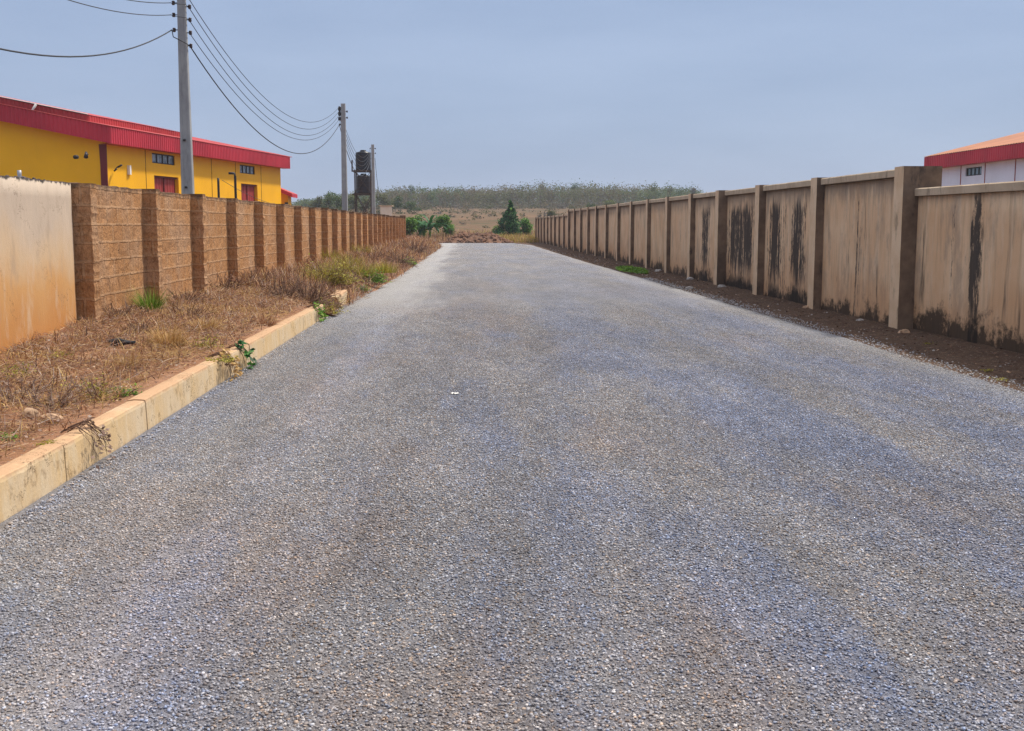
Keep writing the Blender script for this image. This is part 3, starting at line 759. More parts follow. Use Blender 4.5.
# raised roof band, set back
UB = [u * .05 for u in range(600) if 180.5 < 512 + F * (lambda q: q.x / -q.z)(MC.inverted() @ (WP(u * .05, 1.25, 7) - Vector((0, 0, CAMZ))))][0]; SB = 1.25; BH = .50
g = MB()
def bz(v): return 7.08 + SL * (v - SB)
corrug(g, WP(.25, SB, 0), WP(UB, SB, 0), bz(SB), bz(SB), BH + .1, -VV, 42)
corrug(g, WP(.25, SB, 0), WP(.25, vm, 0), bz(SB), bz(vm), BH + .35, -VU, 50)
g.poly([WP(UB, SB, 5.9), WP(UB, vm, bz(vm) - 1.2), WP(UB, vm, bz(vm)), WP(UB, SB, bz(SB))])
g.poly([WP(.2, SB - .05, bz(SB) + .02), WP(UB, SB - .05, bz(SB) + .02), WP(UB, vm, bz(vm) + .02), WP(.2, vm, bz(vm) + .02)])
up = g.build('raised_roof', M['red_roof'], wh)
g = MB(); g.tube([WP(.1, SB + 3.15, bz(SB + 3.15) - .62), WP(.1, SB + 2.75, bz(SB + 2.75) + .02)], .06, 6)
g.tube([WP(.16, SB, bz(SB) + .05), WP(.16, vm, bz(vm) + .05)], .025, 5)
g.build('flashing_strip', M['flash'], up)
for a, b in wins:
    g = MB(); f_ = .06
    wbox(g, a, b, OV + .06, OV + .14, WZ0, WZ0 + f_); wbox(g, a, b, OV + .06, OV + .14, WZ1 - f_, WZ1)
    for k in range(5):
        uu = lerp(a + .03, b - .03, k / 4); wbox(g, uu - .03 - (.03 if k in (1, 3) else 0), uu + .03, OV + .055, OV + .145, WZ0 + f_, WZ1 - f_)
    w_ = g.build('window', M['dark'], wh)
    g = MB(); wbox(g, a, b, OV + .10, OV + .12, WZ0, WZ1); g.build('pane', M['louvre'], w_)
for a, b in doors:
    g = MB(); n = 2
    b2 = b
    corrug(g, WP(a, OV + .24, 0), WP(b2, OV + .24, 0), DZ, DZ, DZ + .05, -VV, 9, .03)
    d_ = g.build('door', M['red_door'], wh)
    g = MB(); wbox(g, a, b, OV + .10, OV + .21, DZ - .09, DZ); wbox(g, a, a + .09, OV + .1, OV + .21, -.05, DZ - .09); wbox(g, (a + b) / 2 - .03, (a + b) / 2 + .03, OV + .15, OV + .20, -.05, DZ - .09)
    g.build('frame', M['maroon'], d_)
# maroon corner pipe, flared at the top
g = MB(); c0 = WP(OV - .02, OV - .02, 0)
rows = []
for z, w in ((-.05, .15), (4.6, .15), (EZ - FH, .17)):
    rows.append([WP(OV - .03 - w * 0, OV - .05, z), WP(OV - .10, OV - .05, z), WP(OV - .10, OV + 2 * w, z), WP(OV + .01, OV + 2 * w, z)])
g.grid([r + [r[0]] for r in rows], 0, False); g.build('corner_column', M['maroon'], wh)
# wall lamps and bits
p = at(88, 154.5, 57.6); g = MB(); g.tube([p, p + Vector((0, -.25, .08))], .03); g.tube([p + Vector((0, -.25, .10)), p + Vector((.03, -.42, -.16))], .05, 10, 0, .11)
lm = g.build('wall_lamp', M['tankb'], wh)
p = at(77, 157, 57.9); g = MB(); g.tube([p, p + Vector((0, -.3, -.02))], .10, 10); g.build('vent_pipe', M['dark'], wh)
def face_pt(px, z):
    u = u_at(px); return WP(u, OV, z)
p = face_pt(128, 4.48); g = MB(); g.box(p.x - .02, p.x + .12, p.y - .14, p.y + .14, p.z - .24, p.z + .24); g.build('meter_box', M['flash'], wh)
p = face_pt(113, 4.25); g = MB()
g.tube([p + Vector((.1, -.02, .2)), p + Vector((.3, -.1, .35))], .03); g.tube([p + Vector((.3, -.15, .3)), p + Vector((.5, -.25, .40))], .05, 8); g.tube([p + Vector((.1, -.2, .1)), p + Vector((.25, -.3, .2))], .045, 8)
g.build('flood_lamp', M['dark'], wh)
# small annex
ax, ay = at(280, 200, 86).x, 86.0
an = thing('annex', (ax, ay, 0), 'small yellow annex with red roof past the far end of the yellow warehouse', 'outbuilding')
pR = at(291.3, 200, 87.6).x; zE = at(290, 194.5, 86).z; xr = at(297.5, 195, 88.0).x
g = MB(); g.box(ax - 3.4, pR, 86, 87.6, -.1, zE - .05); g.poly([(ax - 3.4, 86, zE - .05), (pR, 86, zE - .05), (ax - 2, 86, at(280, 187.2, 86).z + .66), (ax - 3.4, 86, at(280, 187.2, 86).z + .66)]); g.build('wall', M['yellow'], an)
zr = at(280, 187.2, 86).z + .25
g = MB()
for i in range(12):
    a, b = lerp(85.4, 88.0, i / 12), lerp(85.4, 88.0, (i + .5) / 12); c = lerp(85.4, 88.0, (i + 1) / 12)
    for (s0, s1, h0, h1) in ((a, b, 0, .04), (b, c, .04, 0)):
        g.poly([(xr, s0, zE + .02 + h0), (xr, s1, zE + .02 + h1), (ax - 2, s1, zr + .5 + h1), (ax - 2, s0, zr + .5 + h0)])
        g.poly([(xr, s0, zE - .04 + h0), (ax - 2, s0, zr + .44 + h0), (ax - 2, s1, zr + .44 + h1), (xr, s1, zE - .04 + h1)])
g.build('roof', M['red_roof'], an)
g = MB(); g.poly([(xr, 85.4, zE - .22), (xr, 88.0, zE - .22), (xr, 88.0, zE + .05), (xr, 85.4, zE + .05)]); g.poly([(xr, 85.4, zE - .22), (xr, 85.4, zE + .05), (ax - 2, 85.4, zr + .52), (ax - 2, 85.4, zr + .25)]); g.build('fascia', M['red_sheet'], an)
p = at(286.5, 204.8, 85.98); g = MB(); g.box(p.x - .12, p.x + .12, 85.9, 86.02, p.z - .15, p.z + .18); g.build('vent_opening', M['dark'], an)

# ------------------------------------------------------------------ white building on the right
rb = thing('warehouse', (30.5, 76.5, 0), 'white industrial building with red fascia and orange roof behind the right wall', 'warehouse')
_c = atz(924.3, 157.4, 6.12); BX, BY1, BY0, BZ = _c.x, _c.y, 34.0, 6.12
XF = BX + .55
g = MB()
def rface(g, x, y0, y1, z0, z1, holes):
    us = sorted({y0, y1, *[h for q in holes for h in q[:2]]}); zs_ = sorted({z0, z1, *[h for q in holes for h in q[2:]]})
    for a, b in zip(us[:-1], us[1:]):
        for c, d in zip(zs_[:-1], zs_[1:]):
            mu, mz = (a + b) / 2, (c + d) / 2
            if any(h[0] < mu < h[1] and h[2] < mz < h[3] for h in holes): continue
            g.poly([(x, a, c), (x, b, c), (x, b, d), (x, a, d)])
    for a, b, c, d in holes:
        for q in ([(x, a, c), (x, a, d), (x + .2, a, d), (x + .2, a, c)], [(x, b, c), (x, b, d), (x + .2, b, d), (x + .2, b, c)], [(x, a, c), (x, b, c), (x + .2, b, c), (x + .2, a, c)], [(x, a, d), (x, b, d), (x + .2, b, d), (x + .2, a, d)]): g.poly(q)
def ry(px): return Yat(px, XF)
wy = (ry(979.0), ry(963.0)); wz = (at(970, 174.8, wy[0]).z, at(970, 166.3, wy[0]).z); wz2 = (wz[0] - 2.0, at(970, 184.2, wy[0]).z)
rface(g, XF, BY0 + .5, BY1 - .5, -.1, BZ - .1, [(*wy, *wz), (*wy, *wz2), (48.3, 50.6, *wz)])
g.box(XF + .2, XF + .35, BY0 + .5, BY1 - .5, -.1, BZ - .2)
zrR = BZ + .25 * 13
for yv in (BY0 + .5, BY1 - .5): g.poly([(XF, yv, -.1), (XF, yv, BZ), (BX + 13, yv, zrR - .1), (BX + 25.5, yv, BZ), (BX + 25.5, yv, -.1)])
g.build('wall', M['white'], rb)
g = MB()
for q in (958.5, 982.5, 1012.5, 1046): yv = ry(q); g = MB(); g.box(XF - .015, XF + .01, yv - .05, yv + .05, -.05, BZ - .7); g.build('joint_line', M['grooveR'], rb)
g = MB(); VX = Vector((1, 0, 0))
corrug(g, Vector((BX, BY0, 0)), Vector((BX, BY1, 0)), BZ, BZ, .80, -VX, 150)
corrug(g, Vector((BX, BY0, 0)), Vector((BX + 13, BY0, 0)), BZ, zrR, .80, Vector((0, -1, 0)), 45)
corrug(g, Vector((BX, BY1, 0)), Vector((BX + 13, BY1, 0)), BZ, zrR, .80, Vector((0, 1, 0)), 45)
g.poly([(BX, BY0, BZ - .8), (BX, BY1, BZ - .8), (BX + .56, BY1, BZ - .8), (BX + .56, BY0, BZ - .8)])
g.build('fascia', M['red_sheet'], rb)
g = MB(); n = 140
for i in range(n):
    a, b, c = lerp(BY0, BY1, i / n), lerp(BY0, BY1, (i + .4) / n), lerp(BY0, BY1, (i + 1) / n)
    for (s0, s1, h0, h1) in ((a, b, 0, .04), (b, c, .04, 0)):
        g.poly([(BX - .05, s0, BZ + .01 + h0), (BX - .05, s1, BZ + .01 + h1), (BX + 13, s1, zrR + h1), (BX + 13, s0, zrR + h0)])
        g.poly([(BX + 26, s0, BZ + .01 + h0), (BX + 26, s1, BZ + .01 + h1), (BX + 13, s1, zrR + h1), (BX + 13, s0, zrR + h0)])
g.build('roof', M['orange_roof'], rb)
for (a, b, c, d) in ((*wy, *wz), (*wy, *wz2), (48.3, 50.6, *wz)):
    g = MB()
    for k in range(5):
        yv = lerp(a + .04, b - .04, k / 4); g.box(XF + .07, XF + .13, yv - .04, yv + .04, c, d)
    g.box(XF + .071, XF + .129, a, b, c, c + .06); g.box(XF + .071, XF + .129, a, b, d - .06, d)
    w_ = g.build('window', M['dark'], rb)
    g = MB(); g.box(XF + .11, XF + .12, a, b, c, d); g.build('pane', M['glass'], w_)

# ------------------------------------------------------------------ poles and wires
def pole(x, y, h, label, wb=.36, wt_=.20, rz=.0, lean=0.0):
    t = thing('utility_pole', (x, y, 0), label, 'pole', 'concrete utility poles behind the left wall', rz)
    g = MB(); nk = 24; rows = []
    for k in range(nk + 1):
        z = lerp(-.1, h, k / nk); w = lerp(wb, wt_, k / nk) / 2; d = w * .62; r = .26 * w; c = .015 + .012 * w; lx = lean * z
        rows.append([Vector((lx + q[0], q[1], z)) for q in ((-w, -d + c), (-w + c, -d), (-w * .55, -d), (-w * .45, -d + r * .5), (w * .45, -d + r * .5), (w * .55, -d), (w - c, -d), (w, -d + c), (w, d - c), (w - c, d), (-w + c, d), (-w, d - c))])
    g.grid([r + [r[0]] for r in rows], 0, False); g.poly(rows[-1])
    o = g.build('shaft', M['pole']); o.parent = t
    return t
PX1 = at(187.9, 190, 33).x; 
poles = [pole(-8.35, 2.0, 9.6, 'square concrete utility pole standing out of frame, nearest the camera', .38, .2),
         pole(PX1, 33, 9.1, 'tall tapering grey concrete pole in front of the yellow warehouse, nearest in view', .375, .195, -.06, -.0),
         pole(at(344.8, 200, 68).x, 68, 8.55, 'tall concrete pole with dark insulators between the warehouse and the water tanks', .36, .25, -.1),
         pole(at(373.5, 200, 102).x, 102, 8.55, 'farthest concrete pole standing right against the water tank tower', .36, .24, -.1)]
def arms(p, zs_, sides):
    for z in zs_:
        for sx in sides:
            g = MB(); g.tube([(sx * .08, -.02, z), (sx * .21, -.02, z)], .014, 6, 0); g.build('bracket', M['dark']).parent = p
            g = MB(); g.lathe([(0, z - .06), (.035, z - .055), (.05, z - .02), (.03, z), (.05, z + .02), (.035, z + .055), (0, z + .06)], sx * .225, -.02, 10, 0); g.build('insulator', M['porc']).parent = p
ZL = [at(178, q, 33).z for q in (-12, 3, 15, 22, 30)]; ZR = [at(190, q, 33).z for q in (-2, 7, 20, 33, 46)]
arms(poles[1], [ZL[1], ZL[2], ZL[4]], (-1,)); arms(poles[1], ZR, (1,))
Z2 = [8.35, 8.12, 7.89, 7.66, 7.36]; Z3 = [8.3, 8.1, 7.9, 7.7, 7.4]
arms(poles[2], Z2, (-1,)); arms(poles[2], [7.75, 8.1], (1,)); arms(poles[0], ZL, (1,)); arms(poles[3], [8.2, 7.8], (-1, 1))
g = MB(); p0 = poles[2]
for k in range(3): g = MB(); g.box(-.28, -.13, -.12, .06, 7.6 + k * .28, 7.78 + k * .28); g.build('fuse_box', M['dark']).parent = p0
# bolt steps on pole 1
for z in (2.65, 3.95):
    g = MB(); g.tube([(-.02, -.13, z), (-.02, -.07, z)], .035, 8); g.build('bolt', M['dark']).parent = poles[1]
def sagpts(a, b, s, n=40):
    a, b = Vector(a), Vector(b); return [a.lerp(b, i / n) - Vector((0, 0, 4 * s * (i / n) * (1 - i / n))) for i in range(n + 1)]
P1x, P2x, P3x = poles[1].location.x - .05, poles[2].location.x, poles[3].location.x
sags = [1.90, 2.0, 2.02, 1.95, 2.25]; sagL = [1.5, 1.52, 1.5, 1.5, 2.42]
names = ['topmost thin wire of the sagging line along the poles', 'second thin wire from the top of the line between the poles', 'third thin wire from the top of the line between the poles',
         'lowest of the thin wires, just above the thick cable between the poles', 'thick black cable hanging lowest between the concrete poles']
for k in range(5):
    g = MB(); r = .011 if k < 4 else .018
    if k in (1, 2, 4) or k == 0:
        g.tube(sagpts((-8.12, 2, ZL[k]), (P1x - .235, 33 - .02, ZL[k]), sagL[k]), r if k < 4 else .017, 5)
        g.tube([(P1x - .235, 32.98, ZL[k]), (P1x - .16, 32.80, (ZL[k] + ZR[k]) / 2), (P1x + .2, 32.82, ZR[k] + .03), (P1x + .24, 32.98, ZR[k])], r * .8, 5)
    g.tube(sagpts((P1x + .24, 33, ZR[k]), (P2x - .235, 68, Z2[k]), sags[k]), r, 5)
    g.tube(sagpts((P2x - .235, 68, Z2[k]), (P3x - .16, 102, Z3[k]), 1.7 + .12 * k), r * 1.15, 5)
    tag(g.build('overhead_wire', M['wire'], loc=(P1x, 33, ZR[k])), names[k], 'wire', 'wires strung along the poles')
g = MB(); g.tube([at(375, 158, 102.2), at(376.5, 175, 102.2), at(378.2, 190, 102.2), at(377, 197, 102.2), at(380.5, 203, 102.2), at(382, 212, 101.5), at(382, 235, 101.5)], .02, 5)
tag(g.build('drop_cable', M['wire'], loc=at(375, 158, 102.2)), 'loose cable trailing down beside the farthest pole', 'cable')

# ------------------------------------------------------------------ water tower
TY = 106.0
tx0, tx1 = at(355.8, 190, TY).x, at(371.6, 190, TY).x; tcx = (tx0 + tx1) / 2
tt = thing('water_tank_tower', (tcx, TY, 0), 'steel tower carrying two dark water tanks one above the other', 'tank tower')
hw = (tx1 - tx0) / 2
zA = at(363, 193.6, TY).z; zB = at(363, 170.6, TY).z
for sx in (-1, 1):
    for sy in (-1, 1):
        g = MB(); g.box(tcx + sx * hw - .055, tcx + sx * hw + .055, TY + sy * hw - .055, TY + sy * hw + .055, -.1, zB); g.build('leg', M['steel'], tt)
for z0 in (zA, zB):
    g = MB()
    for s in (-1, 1):
        g.box(tcx - hw - .25, tcx + hw + .15, TY + s * hw - .05, TY + s * hw + .05, z0 - .14, z0 - .02)
        g.box(tcx + s * hw - .05, tcx + s * hw + .05, TY - hw + .05, TY + hw - .05, z0 - .14, z0 - .02)
    for k in range(7): yv = lerp(TY - hw, TY + hw, k / 6); g.box(tcx - hw - .1, tcx + hw + .1, yv - .05, yv + .05, z0 - .02, z0 + .02)
    g.build('platform', M['steel'], tt)
for sy in (-1, 1):
    for (za, zb) in ((zA, zB - .1), (.3, zA - .1)):
        g = MB()
        if za > 1: g.tube([(tcx - hw, TY + sy * hw, za), (tcx + hw, TY + sy * hw, zb)], .03, 5); g.tube([(tcx + hw, TY + sy * hw + .06, za), (tcx - hw, TY + sy * hw + .06, zb)], .03, 5)
        else: g.tube([(tcx - hw, TY + sy * hw, 1.2), (tcx + hw, TY + sy * hw, zb)], .035, 5); g.tube([(tcx + hw, TY + sy * hw + .06, 2.0), (tcx - hw, TY + sy * hw + .06, zb)], .035, 5)
        g.build('cross_brace', M['steel'], tt)
g = MB(); xb_ = at(352.8, 165, TY).x; g.box(xb_ - .06, xb_ + .06, TY - hw, TY - hw + .1, zB - .12, zB + .9); g.box(xb_, tcx - hw, TY - hw, TY - hw + .08, zB - .12, zB - .02); g.build('railing_post', M['steel'], tt)
def tank(z, r, h, mat, label):
    t_ = thing('water_tank', (tcx, TY, z), label, 'water tank')
    g = MB(); pr = [(0, z), (r * .98, z), (r, z + .05)]
    n = 5
    for i in range(n):
        a = z + .08 + (h * .86 - .08) * i / n; b = z + .08 + (h * .86 - .08) * (i + 1) / n
        pr += [(r, a), (r, a + (b - a) * .55), (r - .01, a + (b - a) * .70), (r - .01, a + (b - a) * .88)]
    pr += [(r, z + h * .86), (r * .93, z + h * .92), (r * .35, z + h * .985), (.25, z + h * .99)]
    g.lathe(pr + [(.0, z + h * .99)], tcx, TY); g.build('tank_body', mat, t_)
    g = MB(); g.lathe([(.27, z + h * .97), (.27, z + h * 1.03), (.2, z + h * 1.05), (0, z + h * 1.055)], tcx, TY, 18); g.build('lid', mat, t_)
tank(zB + .02, .70, at(363, 151.2, TY).z - zB, M['tank'], 'upper dark ribbed water tank at the top of the steel tower')
tank(zA + .02, .66, at(363, 174.8, TY).z - zA, M['tankb'], 'lower brownish water tank sitting between the two tower platforms')

# pale block behind end of wall
px0, px1 = at(380.3, 212, 90).x, at(391.8, 212, 90).x; zt0, zt1 = at(384, 205.0, 90).z, at(391, 206.2, 90).z
pb = thing('pump_house', ((px0 + px1) / 2, 90, 0), 'small pale rendered block standing behind the far end of the block wall', 'outbuilding')
g = MB(); g.raw([(px0, 90, -.1), (px1, 90, -.1), (px1, 90, zt1), (px0, 90, zt0), (px0 - .1, 91.6, -.1), (px1 - .1, 91.6, -.1), (px1 - .1, 91.6, zt1), (px0 - .1, 91.6, zt0)],
              [(0, 1, 2, 3), (1, 5, 6, 2), (5, 4, 7, 6), (4, 0, 3, 7), (3, 2, 6, 7)]); g.build('wall', M['pale_block'], pb)
g = MB(); g.box(px0 - .12, px1 + .04, 89.94, 91.66, zt1 + .0, zt1 + .07, 0); g.build('roof_slab', M['coping'], pb)

# pipes behind wall in front of warehouse
def pipe(pts, r, label, mat='dark'):
    g = MB(); g.tube(pts, r, 8); tag(g.build('stand_pipe', M[mat], loc=pts[0]), label, 'pipe', 'pipes behind the left wall')
q = at(218.2, 178, 55); pipe([(q.x, 55, -.1), (q.x, 55, q.z - .2), (q.x, 55, q.z)], .055, 'short straight dark pipe between the large pole and the hooked pipe')
q = at(234.6, 173.4, 56); pipe([(q.x + .03, 56, -.1), (q.x + .02, 56, q.z - .15), (q.x - .02, 56, q.z), (q.x - .28, 56, q.z + .01)], .06, 'taller dark pipe with a hooked top in front of the yellow wall')
q = at(19.2, 170.3, 30); pipe([(q.x, 30, -.1), (q.x, 30, q.z - .1), (q.x, 30, q.z)], .055, 'short pale grey pipe sticking up behind the plastered wall', 'galv')
g = MB(); g.tube(sagpts(at(222, 180, 55), at(277, 205, 70), .15, 12), .012, 5)
tag(g.build('slack_cable', M['wire'], loc=at(222, 180, 55)), 'thin slack cable drooping across the yellow warehouse wall behind the pipes', 'cable')

# ------------------------------------------------------------------ vegetation
def blade(g, x, y, z, L, w, az, lean, curve=.5, seg=3, m=0):
    dx, dy = cos(az), sin(az); px_, py_ = -dy, dx; pts = []
    a = pi / 2 - lean; cx, cy, cz = x, y, z
    L_ = L / seg
    for i in range(seg + 1):
        ww = w * (1 - i / seg * .92) / 2
        pts.append(((cx - px_ * ww, cy - py_ * ww, cz), (cx + px_ * ww, cy + py_ * ww, cz)))
        cx += dx * cos(a) * L_; cy += dy * cos(a) * L_; cz += sin(a) * L_; a -= curve / seg
    vs = [p for q in pts for p in q]
    g.raw(vs, [(2 * i, 2 * i + 1, 2 * i + 3, 2 * i + 2) for i in range(seg)], m)
def stick(g, x, y, z, L, w, az, el, m=0, bend=.3):
    """thin twig, two segments, triangular section"""
    d = Vector((cos(az) * cos(el), sin(az) * cos(el), sin(el))); a = Vector((x, y, z)); b = a + d * L * .5
    d2 = (d + Vector((U(-bend, bend), U(-bend, bend), U(-bend, bend)))).normalized(); c = b + d2 * L * .5
    s = d.cross(Vector((0, 0, 1)));
    if s.length < .1: s = Vector((1, 0, 0))
    s = s.normalized() * w / 2; u_ = Vector((0, 0, w * .6))
    vs = [a - s, a + s, a + u_, b - s * .8, b + s * .8, b + u_ * .8, c]
    g.raw(vs, [(0, 1, 4, 3), (1, 2, 5, 4), (2, 0, 3, 5), (3, 4, 6), (4, 5, 6), (5, 3, 6)], m)
def leaf(g, p, L, w, az, el, m=0, roll=None):
    d = Vector((cos(az) * cos(el), sin(az) * cos(el), sin(el))); s = d.cross(Vector((0, 0, 1)))
    if s.length < .1: s = Vector((1, 0, 0))
    s.normalize(); n = s.cross(d); r = U(-.8, .8) if roll is None else roll; s = s * cos(r) + n * sin(r)
    p = Vector(p); g.raw([p, p + d * L * .45 - s * w / 2, p + d * L, p + d * L * .45 + s * w / 2], [(0, 1, 2, 3)], m)

# dry grass and litter mat (nobody could count it)
g = MB()
def vrand(ya, yb, pw=1.0):
    y = ya + (yb - ya) * R() ** pw
    xe = -2.70 if y < 19.6 else edgeL(y) - .02
    x = lerp(xe, -4.62, R() ** .85); return x, y
for i in range(52000):
    x, y = vrand(4.0, 24, 1.25); dens = fbm(x * 1.7, y * 1.2, 11)
    bare = ss(-2.95, -2.70, x) * (1 if y < 11 else .5)
    if R() < bare * .85: continue
    if dens < -.12 and R() < .6: continue
    z = vz(x, y) + U(0, .035) + max(0, dens) * .09 * R()
    L = U(.05, .24); w = U(.0022, .0048) * (1 + y * .045)
    k = R(); m = 0 if k < .60 else (1 if k < .82 else 2)
    if fbm(x * .9, y * .5, 31) > .12: m = 2 if R() < .4 else m
    if R() < .72: stick(g, x, y, z, L, w, U(0, 2 * pi), U(-.12, .45), m)
    else: blade(g, x, y, z - .01, L * .9, w * 1.8, U(0, 2 * pi), U(.2, 1.3), U(.2, 1.5), 3, m)
for i in range(9000):      # dead leaf flakes
    x, y = vrand(4.0, 22, 1.2); s = U(.008, .028) * (1 + y * .02)
    leaf(g, (x, y, vz(x, y) + U(.003, .05)), s, s * U(.5, .9), U(0, 2 * pi), U(-.5, .6), 1 if R() < .5 else 0)
for i in range(26000):
    x, y = vrand(22, 103, 1.3); x += U(0, .22); dens = fbm(x * 1.2, y * .6, 11)
    if y > 84: x = U(-9, edgeL(y))
    z = (vz(x, y) if x > -4.9 else 0.2) + U(0, .06) + max(0, dens) * .25 * R()
    L = U(.12, .42); w = U(.004, .007) * (1 + y * .045)
    k = R(); m = 0 if k < .55 else (1 if k < .85 else 2)
    if R() < .6: stick(g, x, y, z, L, w, U(0, 2 * pi), U(-.1, .9), m)
    else: blade(g, x, y, z - .02, L, w * 1.6, U(0, 2 * pi), U(0, .9), U(.2, 1.3), 3, m)
tag(g.build('dry_grass', [M['straw'], M['straw_grey'], M['straw_gold']]), 'matted dry brown grass and straw covering the left verge', 'dry grass', kind='stuff')

# roadside soil left of the wall's end, brown grass belt at the end of the road
g = MB()
def belt(n, xa, xb, ya, yb, hmin, hmax, mats):
    for i in range(n):
        x, y = U(xa, xb), U(ya, yb); h = U(hmin, hmax) * (1 + .6 * fbm(x * .5, y * .3, 3))
        z = max(G(x, y), -.05) - .02
        blade(g, x, y, z, h, U(.03, .07), U(0, 2 * pi), U(0, .7), U(.1, 1.2), 2, random.choice(mats))
belt(5000, -9, 0, 103.5, 128, .25, .7, [0, 0, 1, 2])
belt(5000, 3.0, 11, 103.5, 124, .3, .75, [2, 2, 3, 3, 0])
belt(3500, -22, -5, 84, 128, .3, .9, [0, 1, 1, 2])
belt(4500, -14, 14, 124, 150, .25, .7, [0, 1, 2, 3])
belt(2500, 7.2, 16, 80, 125, .3, .9, [0, 1, 3])
tag(g.build('rough_grass', [M['straw'], M['straw_grey'], M['straw_gold'], M['yg']]), 'rough brown and yellow grass beyond the end of the road', 'grass', kind='stuff')

# dirt mound at the end of the road
g = MB(); rows = []
for i in range(60):
    yv = lerp(101.8, 110, i / 59); r_ = []
    for j in range(90):
        xv = lerp(-2.6, 4.2, j / 89); e = ss(-2.6, -.6, xv) * ss(4.2, 2.0, xv) * ss(101.8, 105, yv) * ss(110, 106.5, yv)
        r_.append((xv, yv, -.08 + e * (.75 + .55 * fbm(xv * .8, yv * .8, 3) + .30 * abs(fbm(xv * 3, yv * 3, 9)) * 2)))
    rows.append(r_)
g.grid(rows, 0, False); md = thing('dirt_mound', (0.8, 105.5, 0), 'heap of red brown earth and clods across the end of the road', 'mound'); g.build('heap', M['mound'], md)
g = MB()
for i in range(240):
    a, b = U(-2.4, 4.0), U(102.2, 107); e = ss(-2.6, -.6, a) * ss(4.2, 2.0, a) * ss(101.8, 105, b)
    rock(g, (a, b, e * .75 + .02), U(.05, .22), (1, 1, .8), 0, 1, i * 1.7)
tag(g.build('clods', M['mound'], md), kind='stuff')

def dry_bush(x, y, z, r, h, n, label, mats=('twig',), leafn=0, leafm=None, name='dry_bush', cat='bush', grp='dry bushes on the verge', wf_=1.0, lsz=.03):
    t_ = thing(name, (x, y, z), label, cat, grp)
    g = MB(); tips = []
    for i in range(n):
        az = U(0, 2 * pi); rr = r * .35 * sqrt(R()); bx, by = rr * cos(az), rr * sin(az)
        az2 = az + U(-.6, .6); el = U(.15, 1.45) if R() < .8 else U(-.1, .3); L = (r * cos(el) + h * sin(el)) * U(.45, 1.0)
        p = Vector((x + bx, y + by, z - .03)); d = Vector((cos(az2) * cos(el), sin(az2) * cos(el), sin(el)))
        k = random.randint(3, 5); w = wf_ * U(.003, .006) * (1 + y * .03); pts = [p]
        for s in range(k):
            d = (d + Vector((U(-.25, .25), U(-.25, .25), U(-.32, .12)))).normalized(); pts.append(pts[-1] + d * L / k)
        for s in range(k):
            g.tube([pts[s], pts[s + 1]], w * (1 - .6 * s / k), 3, 0, w * (1 - .6 * (s + 1) / k), False)
            if s > 0:
                for _ in range(4):
                    e2 = U(-.6, 1.2); l2 = L * U(.08, .28); stick(g, *pts[s], l2, w * .8, U(0, 2 * pi), e2); tips.append(pts[s] + Vector((U(-1, 1), U(-1, 1), U(-.3, 1))) * l2 * .6)
        tips.append(pts[-1])
    g.build('twigs', M[mats[0]], t_)
    if leafn:
        g = MB()
        for i in range(leafn):
            p = random.choice(tips) + Vector((U(-1, 1), U(-1, 1), U(-1, 1))) * lsz * 1.5
            if p.z < z: p.z = z + .02
            leaf(g, p, lsz * U(.6, 1.4), lsz * U(.3, .6), U(0, 2 * pi), U(-.6, .8))
        g.build('leaves', M[leafm], t_)
    return t_
def vg(px, py, zg=.35):
    p = atz(px, py, zg)
    for _ in range(4): p = atz(px, py, vz(p.x, p.y) if p.x > -4.8 else .4)
    return p
def vb(px, py, r, h, n, label, **k):
    p = vg(px, py); return dry_bush(p.x, p.y, p.z, r, h, n, label, **k)
vb(308, 302, .50, .62, 120, 'large tangled brown dry bush on the verge, left of the yellow green shrub')
vb(282, 297, .42, .45, 80, 'round grey brown dry bush at the left of the largest tangled bush')
vb(225, 291, .40, .38, 70, 'low reddish brown dry bush against the foot of the block wall', wf_=.9)
vb(255, 285, .42, .36, 70, 'dead sprawling bush under the pilasters beside the round grey brown bush')
vb(185, 302, .36, .20, 50, 'flattened dead bush between the green grass tuft and the reddish bush')
vb(415, 252, .9, .55, 80, 'dark dry bush on the verge bulging towards the far road edge', wf_=1.0)
vb(398, 262, .8, .45, 60, 'dry brown bush at the road edge before the far dark bush', wf_=1.0)
vb(370, 262, .7, .5, 60, 'twiggy dry bush by the far part of the block wall')
for px_, py_, r_, h_, lb in ((118, 318, .26, .24, 'dry weed heap in the first bay of the block wall'), (172, 294, .34, .34, 'dry weed heap leaning on the third pilaster'), (200, 286, .36, .36, 'reddish dry weed heap in the bay after the third pilaster'),
        (238, 278, .40, .40, 'dry weed heap against the fourth pilaster'), (268, 272, .45, .5, 'tall dry weed heap at the wall behind the round grey brown bush'), (295, 268, .5, .5, 'dry weed heap at the wall behind the large tangled bush'),
        (140, 332, .26, .16, 'low dry weed heap just below the green grass tuft'), (190, 318, .34, .20, 'sprawling dry weed heap in mid verge, left of the straw tuft')):
    vb(px_, py_, r_, h_, 60, lb, wf_=.9)
vb(50, 408, .30, .22, 55, 'pale grey dead twigs sprawling on the verge near the stone', mats=('straw_grey',), wf_=.7)
vb(90, 395, .24, .20, 45, 'pale dead twigs behind the kerb beside the yellow weed', mats=('straw_grey',), wf_=.7)
vb(20, 400, .28, .18, 45, 'pale dead twigs at the left edge of the photo', mats=('straw_grey',), wf_=.7)
vb(333, 284, .42, .62, 70, 'tall yellow green shrub on the verge just behind the broken kerb', mats=('twig',), leafn=1500, leafm='yg', name='shrub', cat='shrub', grp='green shrubs on the verge', lsz=.06)
vb(318, 280, .36, .48, 45, 'yellowish shrub in front of the block wall, left of the tall yellow green one', leafn=700, leafm='yg', name='shrub', cat='shrub', grp='green shrubs on the verge', lsz=.05)
